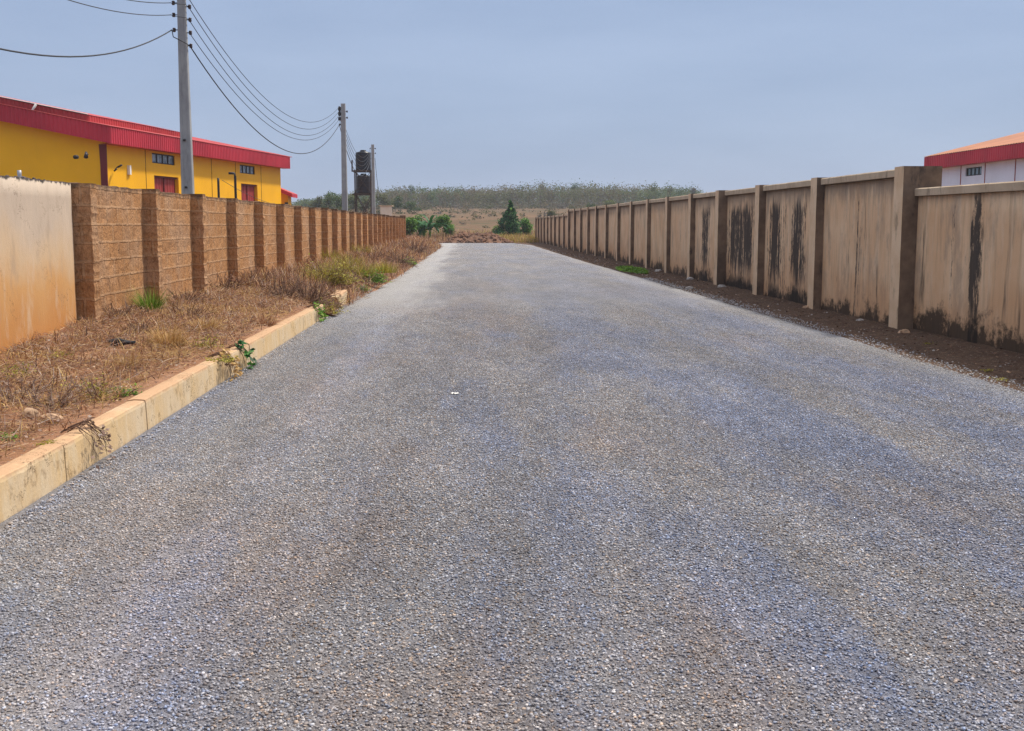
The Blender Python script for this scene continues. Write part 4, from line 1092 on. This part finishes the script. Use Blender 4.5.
vb(349, 281, .35, .30, 35, 'olive shrub between the tall yellow green shrub and the bright green weed', leafn=500, leafm='yg', name='shrub', cat='shrub', grp='green shrubs on the verge', lsz=.05)
vb(372, 282, .32, .34, 40, 'bright green leafy weed at the edge of the road past the broken kerb', leafn=1000, leafm='weed', name='weed', cat='weed', grp='green weeds', lsz=.07)
vb(408, 265, .35, .28, 24, 'small bright green weed farther along the left road edge', leafn=420, leafm='weed', name='weed', cat='weed', grp='green weeds', lsz=.09)
vb(362, 291, .20, .16, 22, 'low green weed beside the tip of the broken kerb block', leafn=350, leafm='weed', name='weed', cat='weed', grp='green weeds', lsz=.05)
vb(313, 247, .5, .8, 35, 'thin yellow weed growing against the block wall pilasters', leafn=500, leafm='yg', name='weed', cat='weed', grp='green weeds', lsz=.08)
vb(352, 240, .6, .7, 30, 'thin yellow weed farther along the block wall', leafn=450, leafm='yg', name='weed', cat='weed', grp='green weeds', lsz=.1)
vb(102, 402, .12, .34, 16, 'upright yellow weed with reddish stems just behind the kerb', leafn=260, leafm='yg', name='weed', cat='weed', grp='green weeds', lsz=.03, wf_=.7)
vb(124, 396, .13, .10, 12, 'small low green weed right of the upright yellow weed', leafn=260, leafm='weed', name='weed', cat='weed', grp='green weeds', lsz=.028, wf_=.7)
vb(7, 440, .10, .05, 10, 'tiny green weed at the left edge beside the kerb top', leafn=170, leafm='weed', name='weed', cat='weed', grp='green weeds', lsz=.026, wf_=.6)
vb(45, 446, .08, .04, 8, 'tiny olive weed just behind the nearest kerb joint', leafn=90, leafm='yg', name='weed', cat='weed', grp='green weeds', lsz=.022, wf_=.6)
vb(4, 372, .13, .12, 12, 'dark green weed at the left edge below the plastered wall', leafn=240, leafm='mdleaf', name='weed', cat='weed', grp='green weeds', lsz=.035, wf_=.6)
vb(18, 380, .14, .20, 14, 'yellow green weed beside the dark green weed below the plastered wall', leafn=240, leafm='yg', name='weed', cat='weed', grp='green weeds', lsz=.03, wf_=.6)
vb(60, 358, .15, .12, 14, 'olive weed at the foot of the plastered wall', leafn=160, leafm='yg', name='weed', cat='weed', grp='green weeds', lsz=.03, wf_=.6)
vb(206, 348, .16, .16, 16, 'dull green weed in the middle of the verge above the ivy', leafn=260, leafm='yg', name='weed', cat='weed', grp='green weeds', lsz=.035, wf_=.6)
vb(222, 362, .16, .12, 14, 'olive weed just behind the kerb above the ivy', leafn=220, leafm='yg', name='weed', cat='weed', grp='green weeds', lsz=.035, wf_=.6)
vb(92, 318, .14, .35, 14, 'thin yellow weed in the corner of the first pilaster', leafn=160, leafm='yg', name='weed', cat='weed', grp='green weeds', lsz=.035, wf_=.6)

def tuft(x, y, z, r, h, n, label, mat='green_blade', name='grass_tuft', grp='grass tufts on the verge', w=.007, lean=.9):
    g = MB()
    for i in range(n):
        a = U(0, 2 * pi); rr = r * .4 * sqrt(R()); blade(g, x + rr * cos(a), y + rr * sin(a), z - .02, h * U(.5, 1.1), w * U(.7, 1.4) * (1 + y * .02), a + U(-.5, .5), U(.02, lean), U(.2, 1.2), 4)
    return tag(g.build(name, M[mat], loc=(x, y, z)), label, 'grass tuft', grp)
p = vg(150, 311); tuft(p.x, p.y, p.z, .34, .42, 330, 'bright green grass tuft at the foot of the second pilaster')
for i, (px_, py_, h_, lb) in enumerate(((322, 285, .55, 'yellow green grass clump in front of the tangled dry bush'), (338, 276, .6, 'tall yellow green grass clump behind the yellow green shrub'), (349, 268, .55, 'yellow green grass clump before the far part of the block wall'),
        (330, 262, .6, 'yellow grass clump against the middle of the block wall'), (362, 256, .6, 'yellow green grass clump farther along the foot of the block wall'), (360, 276, .45, 'yellow green grass clump beside the bright green weed'), (384, 272, .4, 'yellowish grass clump at the road edge behind the bright green weed'))):
    p = vg(px_, py_); tuft(p.x, p.y, p.z, .9, h_, 420, lb, 'yg', w=.008, lean=1.0)
p = vg(168, 345); tuft(p.x, p.y, p.z, .4, .30, 420, 'golden dry grass tuft in the verge below the green tuft', 'straw_gold', lean=1.3)
p = vg(205, 330); tuft(p.x, p.y, p.z, .4, .26, 300, 'pale straw tuft right of the golden dry grass tuft', 'straw_gold', lean=1.3)
p = vg(128, 368); tuft(p.x, p.y, p.z, .3, .20, 260, 'low straw tuft near the black scrap on the verge', 'straw_gold', lean=1.4)
p = vg(265, 325); tuft(p.x, p.y, p.z, .35, .22, 240, 'brown dry grass tuft in front of the tangled bushes', 'straw', lean=1.3)

# creepers over the kerb
def creeper(y, lmat, n, label, drop=.24, wid=.25, sz=.045, stemm='twig'):
    t_ = thing('creeper', (-2.52, y, .25), label, 'creeper', 'plants hanging over the kerb')
    g = MB(); l = MB()
    for i in range(n):
        yy_ = y + U(-wid, wid); L = drop * U(.4, 1.0); x0 = -2.64 + U(-.05, .03); pts = [(x0, yy_, vz(x0, yy_) + .03), (-2.56, yy_ + U(-.05, .05), .275 + U(0, .03)), (-2.475, yy_ + U(-.08, .08), .25 - L * .3), (-2.468 + U(0, .03), yy_ + U(-.12, .12), .25 - L)]
        g.tube(pts, .0035, 4, 0, .0015)
        for _ in range(5):
            a = random.choice(pts[1:]); leaf(l, (a[0] + U(0, .03), a[1] + U(-.04, .04), max(.03, a[2] + U(-.05, .05))), sz * U(.6, 1.3), sz * U(.5, .9), U(-1, 1), U(-.9, .5))
    g.build('stem', M[stemm], t_); l.build('leaves', M[lmat], t_)
creeper(F * 2.5 / (468 - 93), 'straw_grey', 16, 'withered brown creeper spilling over the kerb near the first joints', .2, .16, .035)
creeper(F * 2.5 / (468 - 243), 'dkleaf', 9, 'small ivy with dark green leaves on the face of the kerb', .24, .12, .085)
creeper(F * 2.5 / (468 - 228), 'straw_gold', 26, 'yellowed creeper over the kerb just left of the dark ivy', .24, .22, .05)
creeper(F * 2.5 / (468 - 318), 'weed', 24, 'fresh green creeper hanging at the broken end of the long kerb', .22, .3, .06)
p = atz(330, 312, .05); dry_bush(p.x, p.y, .02, .25, .32, 26, 'green weed filling the gap between the kerb and its broken block', leafn=420, leafm='yg', name='weed', cat='weed', grp='green weeds', lsz=.05)
p = atz(300, 322, .0); dry_bush(p.x + .05, p.y, .02, .14, .10, 10, 'tiny green weed on the gravel at the foot of the long kerb', leafn=120, leafm='weed', name='weed', cat='weed', grp='green weeds', lsz=.04, wf_=.6)

# right side weeds
p = atz(632, 271, .03)
g = MB(); l = MB(); t_ = thing('weed', (p.x, p.y, 0), 'patch of low green weeds between the tall wall and the road', 'weed', 'green weeds')
for i in range(1500):
    a = U(0, 2 * pi); rr = sqrt(R()); x, y = p.x + .42 * rr * cos(a), p.y + 2.6 * rr * sin(a); leaf(l, (x, y, .03 + U(0, .14) * (1 - rr * .6)), U(.05, .12), U(.03, .06), U(0, 2 * pi), U(-.2, .9))
for i in range(60): stick(g, p.x + U(-.35, .35), p.y + U(-2, 2), .03, .15, .006, U(0, 6), U(.4, 1.4))
g.build('stem', M['twig'], t_); l.build('leaves', M['weed'], t_)
for px_, py_, lb in ((1001, 381, 'tiny green weed in the dirt below the near right wall'), (985, 372, 'second tiny weed in the dirt, left of the other one below the near right wall'), (930, 345, 'tiny olive weed in the dirt at the foot of the near right wall')):
    p = atz(px_, py_, .02); dry_bush(p.x, p.y, .02, .07, .06, 8, lb, leafn=60, leafm='yg', name='weed', cat='weed', grp='green weeds', lsz=.025, wf_=.5)

# twigs, litter and pebbles in the right dirt strip
g = MB()
for i in range(5200):
    y = 9 + 60 * R() ** 1.6; x = lerp(edgeR(y), 6.62 if y < 17 else 6.52, R()); 
    if R() < .5: stick(g, x, y, rvz(x, y) + .004, U(.03, .16), U(.002, .004) * (1 + y * .04), U(0, 2 * pi), U(-.05, .25), 0)
    else: s = U(.01, .04) * (1 + y * .02); leaf(g, (x, y, rvz(x, y) + .006), s, s * .7, U(0, 2 * pi), U(-.2, .4), 0 if R() < .8 else 1)
tag(g.build('leaf_litter', [M['twig'], M['straw_grey']]), 'twigs and dead leaves in the dark dirt under the right wall', 'leaf litter', kind='stuff')
g = MB()
for i in range(260):
    y = 9 + 70 * R() ** 1.5; xe = edgeR(y); x = xe + abs(random.gauss(0, .35)); 
    if x > 6.4: continue
    rock(g, (x, y, rvz(x, y) + .003), U(.006, .022) * (1 + y * .012), (1, 1, .7), 0 if R() < .75 else 1, 1, i * .7)
for i in range(4200):   # loose chippings at road edges
    y = 4.5 + 30 * R() ** 1.4
    if R() < .65: x = edgeR(y) + random.gauss(-.02, .11); zz = .02
    else:
        x = -2.47 + abs(random.gauss(0, .06)); zz = .02
    rock(g, (x, y, zz), U(.005, .012) * (1 + y * .01), (1, 1, .7), 3, 1, i * .3)
tag(g.build('pebbles', [M['stone'], M['rubble'], M['pole'], M['chips']]), 'loose pebbles and chippings along the road edges', 'pebbles', kind='stuff')
# bigger rubble at the foot of the right wall
for i, (px_, py_, s, lb) in enumerate(((905, 334, .075, 'brown stone at the foot of the large pier'), (888, 322, .055, 'small pale stone left of the large pier foot'), (812, 309, .07, 'pale rubble lump beside the second post of the tall wall'), (690, 301 - 12, .08, 'white stone in the dirt below the streaked panels'),
                                  (722, 288, .10, 'rubble lump below the third post of the tall wall'), (700, 280, .10, 'grey rubble lump at the foot of the fourth post'), (664, 272, .10, 'rubble lump beside the green weed patch'))):
    p = atz(px_, py_, .03); p.x = min(p.x, 6.38); g = MB(); rock(g, (p.x, p.y, .05), s, (1.2, 1, .7), 0, 2, i * 3.3)
    tag(g.build('stone', M['rubble' if i in (0, 2) else 'stone'], loc=(p.x, p.y, .03)), lb, 'stone', 'stones under the right wall')
# verge debris
p = vg(50, 422); g = MB(); rock(g, (p.x, p.y, p.z + .03), .055, (1.4, .8, .5), 0, 3, 5.5); tag(g.build('stone', M['rubble'], loc=p), 'grey flat stone lying on the verge behind the kerb', 'stone')
p = vg(35, 419); g = MB(); rock(g, (p.x - .05, p.y + .05, p.z + .03), .06, (1, 1.2, .7), 0, 3, 9.1); tag(g.build('clod', M['rubble'], loc=p), 'dark earth clod left of the flat stone on the verge', 'clod')
p = vg(122, 347); g = MB(); q0 = []
for i in range(9):
    a = i / 8; q0.append([(p.x - .13 + .26 * a, p.y + .05 * cos(k * pi / 3) + .02 * sin(a * 7), p.z + .05 + (.032 + .015 * sin(a * 5)) * sin(k * pi / 3)) for k in range(7)])
g.grid(q0); g.poly(q0[0][:-1]); g.poly(q0[-1][:-1][::-1]); tag(g.build('rubber_scrap', M['rubber'], loc=p), 'crumpled black rubber scrap lying in the dry grass', 'rubbish')
p = atz(455, 394.5, .02); g = MB(); g.grid([[(p.x + (i - 3) * .011 + .01 * nz(i, j), p.y + (j - 2) * .022, .034 + .012 * nz(i * .8, j * .9, 4)) for i in range(7)] for j in range(5)])
for i in range(1): g.grid([[(p.x + (i - 3) * .011 + .01 * nz(i, j), p.y + (j - 2) * .022, .029 + .012 * nz(i * .8, j * .9, 4)) for i in range(7)] for j in range(5)])
tag(g.build('paper_scrap', M['paper'], loc=p), 'white scrap of paper lying on the gravel road', 'litter')

# ------------------------------------------------------------------ trees
def crown(g, x, y, z0, z1, r, n, sz, m=0, lobes=7, gap=.0, flat=1.0):
    L = []
    for i in range(lobes):
        a = U(0, 2 * pi); rr = r * U(.15, .72); zc = lerp(z0, z1, U(.22, .86)); L.append((x + rr * cos(a), y + rr * sin(a), zc, r * U(.32, .58), (z1 - z0) * U(.14, .30)))
    L.append((x, y, lerp(z0, z1, .78), r * .5, (z1 - z0) * .24))
    for i in range(n):
        c = random.choice(L); d = Vector((random.gauss(0, 1), random.gauss(0, 1), random.gauss(0, 1))).normalized() * (R() ** .4)
        p = Vector((c[0] + d.x * c[3], c[1] + d.y * c[3], c[2] + d.z * c[4] * flat))
        leaf(g, p, sz * U(.6, 1.5), sz * U(.5, 1.0), U(0, 2 * pi), U(-.9, .9), m)
def trunk(g, x, y, z, h, r, nb=4, spread=.5, m=0):
    top = Vector((x + U(-.06, .06) * h, y, z + h * .75)); g.tube([(x, y, z - .2), ((x + top.x) / 2 + U(-.03, .03) * h, y, z + h * .4), top], r, 5, m, r * .4)
    for i in range(nb):
        a = U(0, 2 * pi); s = Vector((lerp(x, top.x, .6), y, z + h * U(.35, .65))); g.tube([s, s + Vector((cos(a) * h * spread * .4, sin(a) * h * spread * .4, h * U(.15, .35)))], r * .45, 4, m, r * .15)
def tree(px, pyt, pyb, wpx, Y, mat, label, n=260, sz=.5, name='tree', cat='tree', grp='trees standing out on the skyline', z=None):
    b = at(px, pyb, Y); t_ = at(px, pyt, Y); zg = G(b.x, Y) if z is None else z; h = t_.z - zg; r = wpx * Y / F / 2
    th = thing(name, (b.x, Y, zg), label, cat, grp)
    g = MB(); trunk(g, b.x, Y, zg, h, max(.08, h * .018)); g.build('trunk', M['bark'], th)
    g = MB(); crown(g, b.x, Y, max(zg + h * .12, b.z), t_.z, r, n, sz); g.build('crown', M[mat], th)

# distant woodland on the rise (reads as one mass)
def sky_y(px):
    P_ = [(300, 203), (318, 201), (335, 195), (360, 191), (385, 187.5), (420, 186), (450, 186), (480, 185.5), (520, 184.5), (560, 183.5), (600, 182.5), (640, 183), (670, 185), (697, 187.5), (705, 194), (735, 194.5), (760, 195), (800, 197), (900, 198), (1100, 199)]
    for (a, b), (c, d) in zip(P_[:-1], P_[1:]):
        if a <= px <= c: return lerp(b, d, (px - a) / (c - a))
    return P_[0][1] if px < 300 else P_[-1][1]
g = MB(); tr = MB()
def wood_tree(x, y, h, mi):
    z = G(x, y); r = h * U(.20, .36)
    n = 62; lob = [(x + U(-.7, .7) * r, y + U(-.5, .5) * r, z + h * k_, r * U(.4, .8), h * U(.12, .2)) for k_ in (.12, .35, .55, .7, U(.75, .88))]
    for i in range(n):
        c = random.choice(lob); d = Vector((random.gauss(0, .6), random.gauss(0, .6), random.gauss(0, .6)))
        leaf(g, (c[0] + d.x * c[3], c[1] + d.y * c[3], c[2] + d.z * c[4]), U(.4, .95), U(.35, .75), U(0, 2 * pi), U(-.9, .9), mi)
    g.tube([(x, y, z - .2), (x + U(-.3, .3), y, z + h * .8)], .09, 3, 5, .04, False)
cnt = 0
while cnt < 2300:
    Y = 440 + 230 * R() ** 1.3; px = U(285, 860) if R() < .93 else U(860, 1100); x = (px - 468) * Y / F; zg = G(x, Y)
    top = at(px, sky_y(px) + random.gauss(1.4, 1.3) - 1.0 - 8.0 * fbm(px * .045, 3.3) - 5 * fbm(px * .2, 7.7), Y).z; h = min(top - zg, U(8.5, 13))
    if h < 3: h = U(3, 4)
    if Y < 475: h *= .75
    q = fbm(x * .02, Y * .02, 4) + U(-.25, .25)
    g0 = .10 + .30 * ss(440, 330, px) + .2 * ss(600, 690, px)
    mi = 0 if q < -.02 else 2
    if R() < .12: mi = 3
    if fbm(x * .035, Y * .02, 21) + U(-.08, .08) > .20 - g0: mi = random.choice((1, 1, 4))
    wood_tree(x, Y, h, mi); cnt += 1
tag(g.build('woodland', [M['olive'], M['fgreen'], M['fdry'], M['fgrey'], M['fyg'], M['bark']]), 'dense band of dry and olive trees along the far hill', 'woodland', kind='stuff')

# scrub on the slope
g = MB()
for i in range(750):
    Y = 150 + 320 * R() ** .8; px = U(330, 800); x = (px - 468) * Y / F; z = G(x, Y); q = fbm(x * .03, Y * .015, 8)
    if q < .04 and R() < .75: continue
    h = U(.35, 1.2) * (1 + .8 * ss(250, 460, Y)); r = h * U(.7, 1.6)
    mi = random.choice((0, 0, 1, 2))
    for k in range(22):
        d = Vector((random.gauss(0, .45), random.gauss(0, .45), abs(random.gauss(0, .45)))); leaf(g, (x + d.x * r, Y + d.y * r, z + d.z * h), U(.15, .38) * (1 + Y / 400), U(.12, .3) * (1 + Y / 400), U(0, 2 * pi), U(-.7, .9), mi)
for i in range(260):     # denser edge below the wood
    Y = U(395, 450); px = U(320, 760); x = (px - 468) * Y / F; z = G(x, Y); h = U(1.5, 4.0)
    if fbm(x * .02, 5.5) < -.05: h *= .5
    mi = random.choice((0, 1, 1, 2))
    for k in range(40):
        d = Vector((random.gauss(0, .45), random.gauss(0, .45), abs(random.gauss(0, .4)))); leaf(g, (x + d.x * h, Y + d.y * h, z + d.z * h), U(.4, 1.0), U(.35, .8), U(0, 2 * pi), U(-.7, .9), mi)
tag(g.build('scrub', [M['scrubg'], M['fdry'], M['fgrey']]), 'low scrub dotted over the dry slope', 'scrub', kind='stuff')

# individually visible trees
T = [(541, 182, 206, 15, 470, 'fgrey', 'bare grey tree poking above the woodland behind the conical tree', 300, .5),
     (412, 185.5, 200, 9, 470, 'fgreen', 'small dark tree on the skyline left of the road'),
     (521, 184.5, 200, 9, 470, 'fgreen', 'dark crowned tree on the skyline over the end of the road'),
     (575, 183, 201, 11, 470, 'fgreen', 'round dark tree on the skyline above the far right wall'),
     (655, 183.5, 205, 12, 460, 'fgreen', 'pointed green tree above the right wall, left of the round pair'),
     (682, 185.5, 206, 16, 455, 'fgreen', 'dark green round tree near the right end of the woodland'),
     (693, 187, 207, 10, 452, 'fgrey', 'greyish rounded tree closing the right end of the woodland'),
     (669, 187, 204, 10, 458, 'olive', 'olive tree between the pointed tree and the dark round tree')]
for a in T:
    px, yt, yb, w, Y, m, lb = a[:7]; tree(px, yt, yb, w, Y, m, lb, a[7] if len(a) > 7 else 260, a[8] if len(a) > 8 else .55)
L_ = [(329, 192, 222, 26, 260, 'fgreen', 'bright green tree at the left end of the tree line, behind the wall'),
      (319, 197, 222, 16, 262, 'olive', 'olive tree leftmost of the tree line'),
      (339, 196, 222, 18, 265, 'fgreen', 'dark green tree hidden partly by the second pole'),
      (354, 194, 222, 18, 270, 'fyg', 'light green tree between the second pole and the tank tower'),
      (366, 198, 222, 18, 268, 'olive', 'olive tree seen through the legs of the tank tower'),
      (384, 194, 222, 20, 290, 'olive', 'olive tree right of the farthest pole'),
      (398, 196, 222, 22, 300, 'fgreen', 'green tree above the pale rendered block'),
      (412, 202, 222, 20, 300, 'fgreen', 'low dark green tree beyond the banana plants')]
for a in L_: tree(*a[:7], n=620, sz=.42, grp='trees behind the far end of the left wall')
# brown thicket behind the wall by the tower
for i, (px_, pt, w) in enumerate(((352, 204, 20), (366, 205, 20), (378, 207, 16), (340, 205, 16))):
    Y = 120 + i * 3; b = at(px_, 222, Y); h = at(px_, pt, Y).z
    dry_bush(b.x, Y, 0, w * Y / F / 2 * 1.2, h, 110, ['brown leafless thicket below the tank tower', 'brown leafless thicket right below the lower tank', 'brown leafless thicket left of the pale rendered block', 'brown leafless thicket behind the second pole'][i], grp='leafless thickets behind the left wall', name='thicket', cat='thicket', wf_=1.8)

# green bushes at the end of the road
def bush(px, pyt, pyb, wpx, Y, mat, label, n, sz, lobes=7, grp='green bushes beyond the end of the road'):
    b = at(px, pyb, Y); zt = at(px, pyt, Y).z; zg = G(b.x, Y); r = wpx * Y / F / 2
    th = thing('bush', (b.x, Y, zg), label, 'bush', grp)
    g = MB(); 
    for k in range(6): a = U(0, 6.28); g.tube([(b.x + .1 * cos(a), Y + .1 * sin(a), zg - .1), (b.x + r * .5 * cos(a), Y + r * .5 * sin(a), lerp(zg, zt, .7))], .035, 4, 0, .015)
    g.build('stem', M['bark'], th)
    g = MB(); crown(g, b.x, Y, zg - .1, zt, r, n, sz, 0, lobes); g.build('foliage', M[mat], th)
bush(409, 217, 237, 20, 118, 'mdleaf', 'light green bush next to the end of the block wall', 1900, .19)
bush(419, 215, 237, 18, 124, 'mdleaf', 'mid green bush left of the banana plant', 1500, .19)
bush(445, 215, 237, 20, 124, 'mdleaf', 'dark green bush right of the banana plant', 2400, .19)
bush(452, 224, 237, 13, 122, 'mdleaf', 'small green bush at the right end of the left clump', 500, .15)
bush(525, 218, 235, 17, 130, 'mdleaf', 'green bush right of the conical tree, against the end of the wall', 1900, .2)
bush(512, 222, 235, 12, 131, 'dkleaf', 'dark bush at the right foot of the conical tree', 1400, .19)
bush(495, 226, 236, 10, 132, 'mdleaf', 'small green bush at the left foot of the conical tree', 450, .15)
bush(552, 211, 222, 16, 230, 'scrubg', 'olive bush showing over the far end of the right wall', 500, .4)
bush(590, 203, 214, 14, 260, 'fgreen', 'small green bush showing above the step in the right wall', 400, .4)
bush(610, 200, 212, 16, 300, 'fyg', 'light green bush above the right wall beyond the step', 400, .45)
# banana-like plant
def banana(px, pyt, Y, n, label):
    b = at(px, 236, Y); zg = G(b.x, Y); h = at(px, pyt, Y).z - zg
    th = thing('banana_plant', (b.x, Y, zg), label, 'banana plant', 'banana plants')
    g = MB(); g.tube([(b.x, Y, zg - .1), (b.x, Y, zg + h * .45)], .13, 8, 0, .08); g.build('stem', M['mdleaf'], th)
    for i in range(n):
        g = MB(); az = i * 2.4 + U(-.3, .3); el = U(.5, 1.4); L = h * U(.65, .95); p = Vector((b.x, Y, zg + h * U(.25, .45))); w = .34; rows = []
        d = el
        for k in range(9):
            a = k / 8; ww = w * sin(pi * min(1, a * .92 + .06)) ** .6 * .5 + .01
            s = Vector((-sin(az), cos(az), 0)) * ww; up_ = Vector((0, 0, .35 * ww))
            rows.append([p - s + up_, p, p + s + up_]); p = p + Vector((cos(az) * cos(d), sin(az) * cos(d), sin(d))) * L / 8; d -= .24
        g.grid(rows); g.build('leaf', M['dkleaf'], th)
banana(430, 210.5, 120, 15, 'dark green banana plant with arching leaves beyond the left side of the road end')
banana(424, 214, 121.5, 11, 'smaller banana plant leaning left of the larger one')
# conical climber-covered tree
b = at(508, 236, 128); zg = G(b.x, 128); zt = at(511, 204, 128).z
th = thing('conical_tree', (b.x, 128, zg), 'dark green conical tree smothered in creepers beyond the end of the road', 'tree')
g = MB(); g.tube([(b.x, 128, zg - .1), (b.x + .3, 128, zt - .4)], .12, 6, 0, .03); g.build('trunk', M['bark'], th)
g = MB(); hh = zt - zg
for i in range(8000):
    a = R() ** 1.35; z = zg + hh * a; rr = 1.55 * (1 - a) ** 1.05 + .14 + .14 * sin(a * 19); az = U(0, 2 * pi); rr *= (.65 + .4 * R()) * (1 + .75 * nz(cos(az) * 1.6, sin(az) * 1.6, a * 4.5))
    leaf(g, (b.x + .30 * a + rr * cos(az), 128 + rr * sin(az), z), U(.10, .24), U(.08, .17), az + U(-.6, .6), U(-1.3, .2))
for i in range(120): leaf(g, (b.x + .3 + U(-.15, .15), 128 + U(-.1, .1), zt + U(-.5, .2)), U(.2, .4), .1, U(0, 6.28), U(.6, 1.5))
g.build('crown', M['dkleaf'], th)
for i in range(9):
    g = MB(); az = i * 2.4; el = U(.7, 1.4); L = U(.9, 1.5); p = Vector((b.x + .25, 128, zg + hh * U(.35, .85))); rows = []; d = el
    for k in range(7):
        ww = .13 * sin(pi * min(1, k / 6 * .92 + .06)) + .01; s_ = Vector((-sin(az), cos(az), 0)) * ww; rows.append([p - s_, p + s_]); p = p + Vector((cos(az) * cos(d), sin(az) * cos(d), sin(d))) * L / 6; d -= .35
    g.grid(rows); g.build('frond', M['mdleaf'], th)

# ------------------------------------------------------------------ sky and light
EL, AZ = radians(58), radians(58)
wd = bpy.data.worlds.new('World'); SC.world = wd; wd.use_nodes = True; nt = wd.node_tree; bg = nt.nodes['Background']
sky = nt.nodes.new('ShaderNodeTexSky'); sky.sky_type = 'NISHITA'; sky.sun_disc = False; sky.sun_elevation = EL; sky.sun_rotation = AZ
sky.altitude = 0; sky.air_density = 1.3; sky.dust_density = 1.0; sky.ozone_density = 3.0
tc = nt.nodes.new('ShaderNodeTexCoord'); mp = nt.nodes.new('ShaderNodeMapping'); mp.inputs['Scale'].default_value = (1, 1, 4.5)
nt.links.new(tc.outputs['Generated'], mp.inputs[0]); no = nt.nodes.new('ShaderNodeTexNoise'); no.inputs['Scale'].default_value = 2.6; no.inputs['Detail'].default_value = 5; no.inputs['Roughness'].default_value = .5
nt.links.new(mp.outputs[0], no.inputs['Vector'])
cr = nt.nodes.new('ShaderNodeValToRGB'); cr.color_ramp.elements[0].position = .32; cr.color_ramp.elements[1].position = .68
cr.color_ramp.elements[0].color = (2.30, 2.98, 4.48, 1); cr.color_ramp.elements[1].color = (2.95, 3.66, 5.20, 1)
nt.links.new(no.outputs['Fac'], cr.inputs[0])
# bright overhead sky, added out of view to fill the shaded walls
sp_ = nt.nodes.new('ShaderNodeSeparateXYZ'); nt.links.new(tc.outputs['Generated'], sp_.inputs[0])
mr = nt.nodes.new('ShaderNodeMapRange'); mr.interpolation_type = 'SMOOTHSTEP'; nt.links.new(sp_.outputs[2], mr.inputs[0]); mr.inputs[1].default_value = .26; mr.inputs[2].default_value = .62
up_ = nt.nodes.new('ShaderNodeMix'); up_.data_type = 'RGBA'; vd = nt.nodes.new('ShaderNodeVectorMath'); vd.operation = 'DOT_PRODUCT'; nt.links.new(tc.outputs['Generated'], vd.inputs[0]); vd.inputs[1].default_value = (sin(AZ) * cos(EL), cos(AZ) * cos(EL), sin(EL))
m2 = nt.nodes.new('ShaderNodeMapRange'); nt.links.new(vd.outputs['Value'], m2.inputs[0]); m2.inputs[1].default_value = .0; m2.inputs[2].default_value = 1; m2.inputs[3].default_value = .25; m2.inputs[4].default_value = 1.15
mm = nt.nodes.new('ShaderNodeMath'); mm.operation = 'MULTIPLY'; nt.links.new(mr.outputs[0], mm.inputs[0]); nt.links.new(m2.outputs[0], mm.inputs[1]); nt.links.new(mm.outputs[0], up_.inputs[0]); nt.links.new(cr.outputs[0], up_.inputs[6]); up_.inputs[7].default_value = (8.8, 8.9, 9.2, 1)
mx = nt.nodes.new('ShaderNodeMix'); mx.data_type = 'RGBA'; mx.inputs[0].default_value = .88
nt.links.new(sky.outputs[0], mx.inputs[6]); nt.links.new(up_.outputs[2], mx.inputs[7]); nt.links.new(mx.outputs[2], bg.inputs[0])
bg.inputs[1].default_value = .10
sl = bpy.data.lights.new('sun', 'SUN'); so = bpy.data.objects.new('sun', sl); C.objects.link(so)
sl.energy = 3.1; sl.angle = radians(5); sl.color = (1, .93, .82)
S = Vector((sin(AZ) * cos(EL), cos(AZ) * cos(EL), sin(EL))); so.rotation_euler = S.to_track_quat('Z', 'Y').to_euler(); so.location = (20, -10, 40)
SC.view_settings.view_transform = 'Standard'; SC.view_settings.look = 'None'; SC.view_settings.exposure = 0.45; SC.view_settings.gamma = 1
SC.cycles.use_denoising = True; SC.cycles.denoiser = 'OPENIMAGEDENOISE'; SC.cycles.denoising_input_passes = 'RGB_ALBEDO_NORMAL'; SC.cycles.denoising_prefilter = 'NONE'; SC.cycles.sample_clamp_indirect = 3
SC.cycles.max_bounces = 6; SC.cycles.diffuse_bounces = 3; SC.cycles.glossy_bounces = 2; SC.cycles.transparent_max_bounces = 4

# ------------------------------------------------------------------ air
hz = bpy.data.materials.new('air'); hz.use_nodes = True; n_ = hz.node_tree; n_.nodes.remove(n_.nodes['Principled BSDF'])
pv = n_.nodes.new('ShaderNodeVolumePrincipled'); pv.inputs['Color'].default_value = (.80, .88, 1.0, 1); pv.inputs['Density'].default_value = .00028; pv.inputs['Anisotropy'].default_value = .0
n_.links.new(pv.outputs[0], n_.nodes['Material Output'].inputs['Volume'])
try: hz.cycles.homogeneous_volume = True
except Exception: pass
g = MB(); g.box(-2600, 2600, -80, 3100, -3, 26); tag(g.build('haze', hz), 'thin pale haze in the air over the whole place', 'haze', kind='stuff')
SC.cycles.volume_bounces = 1
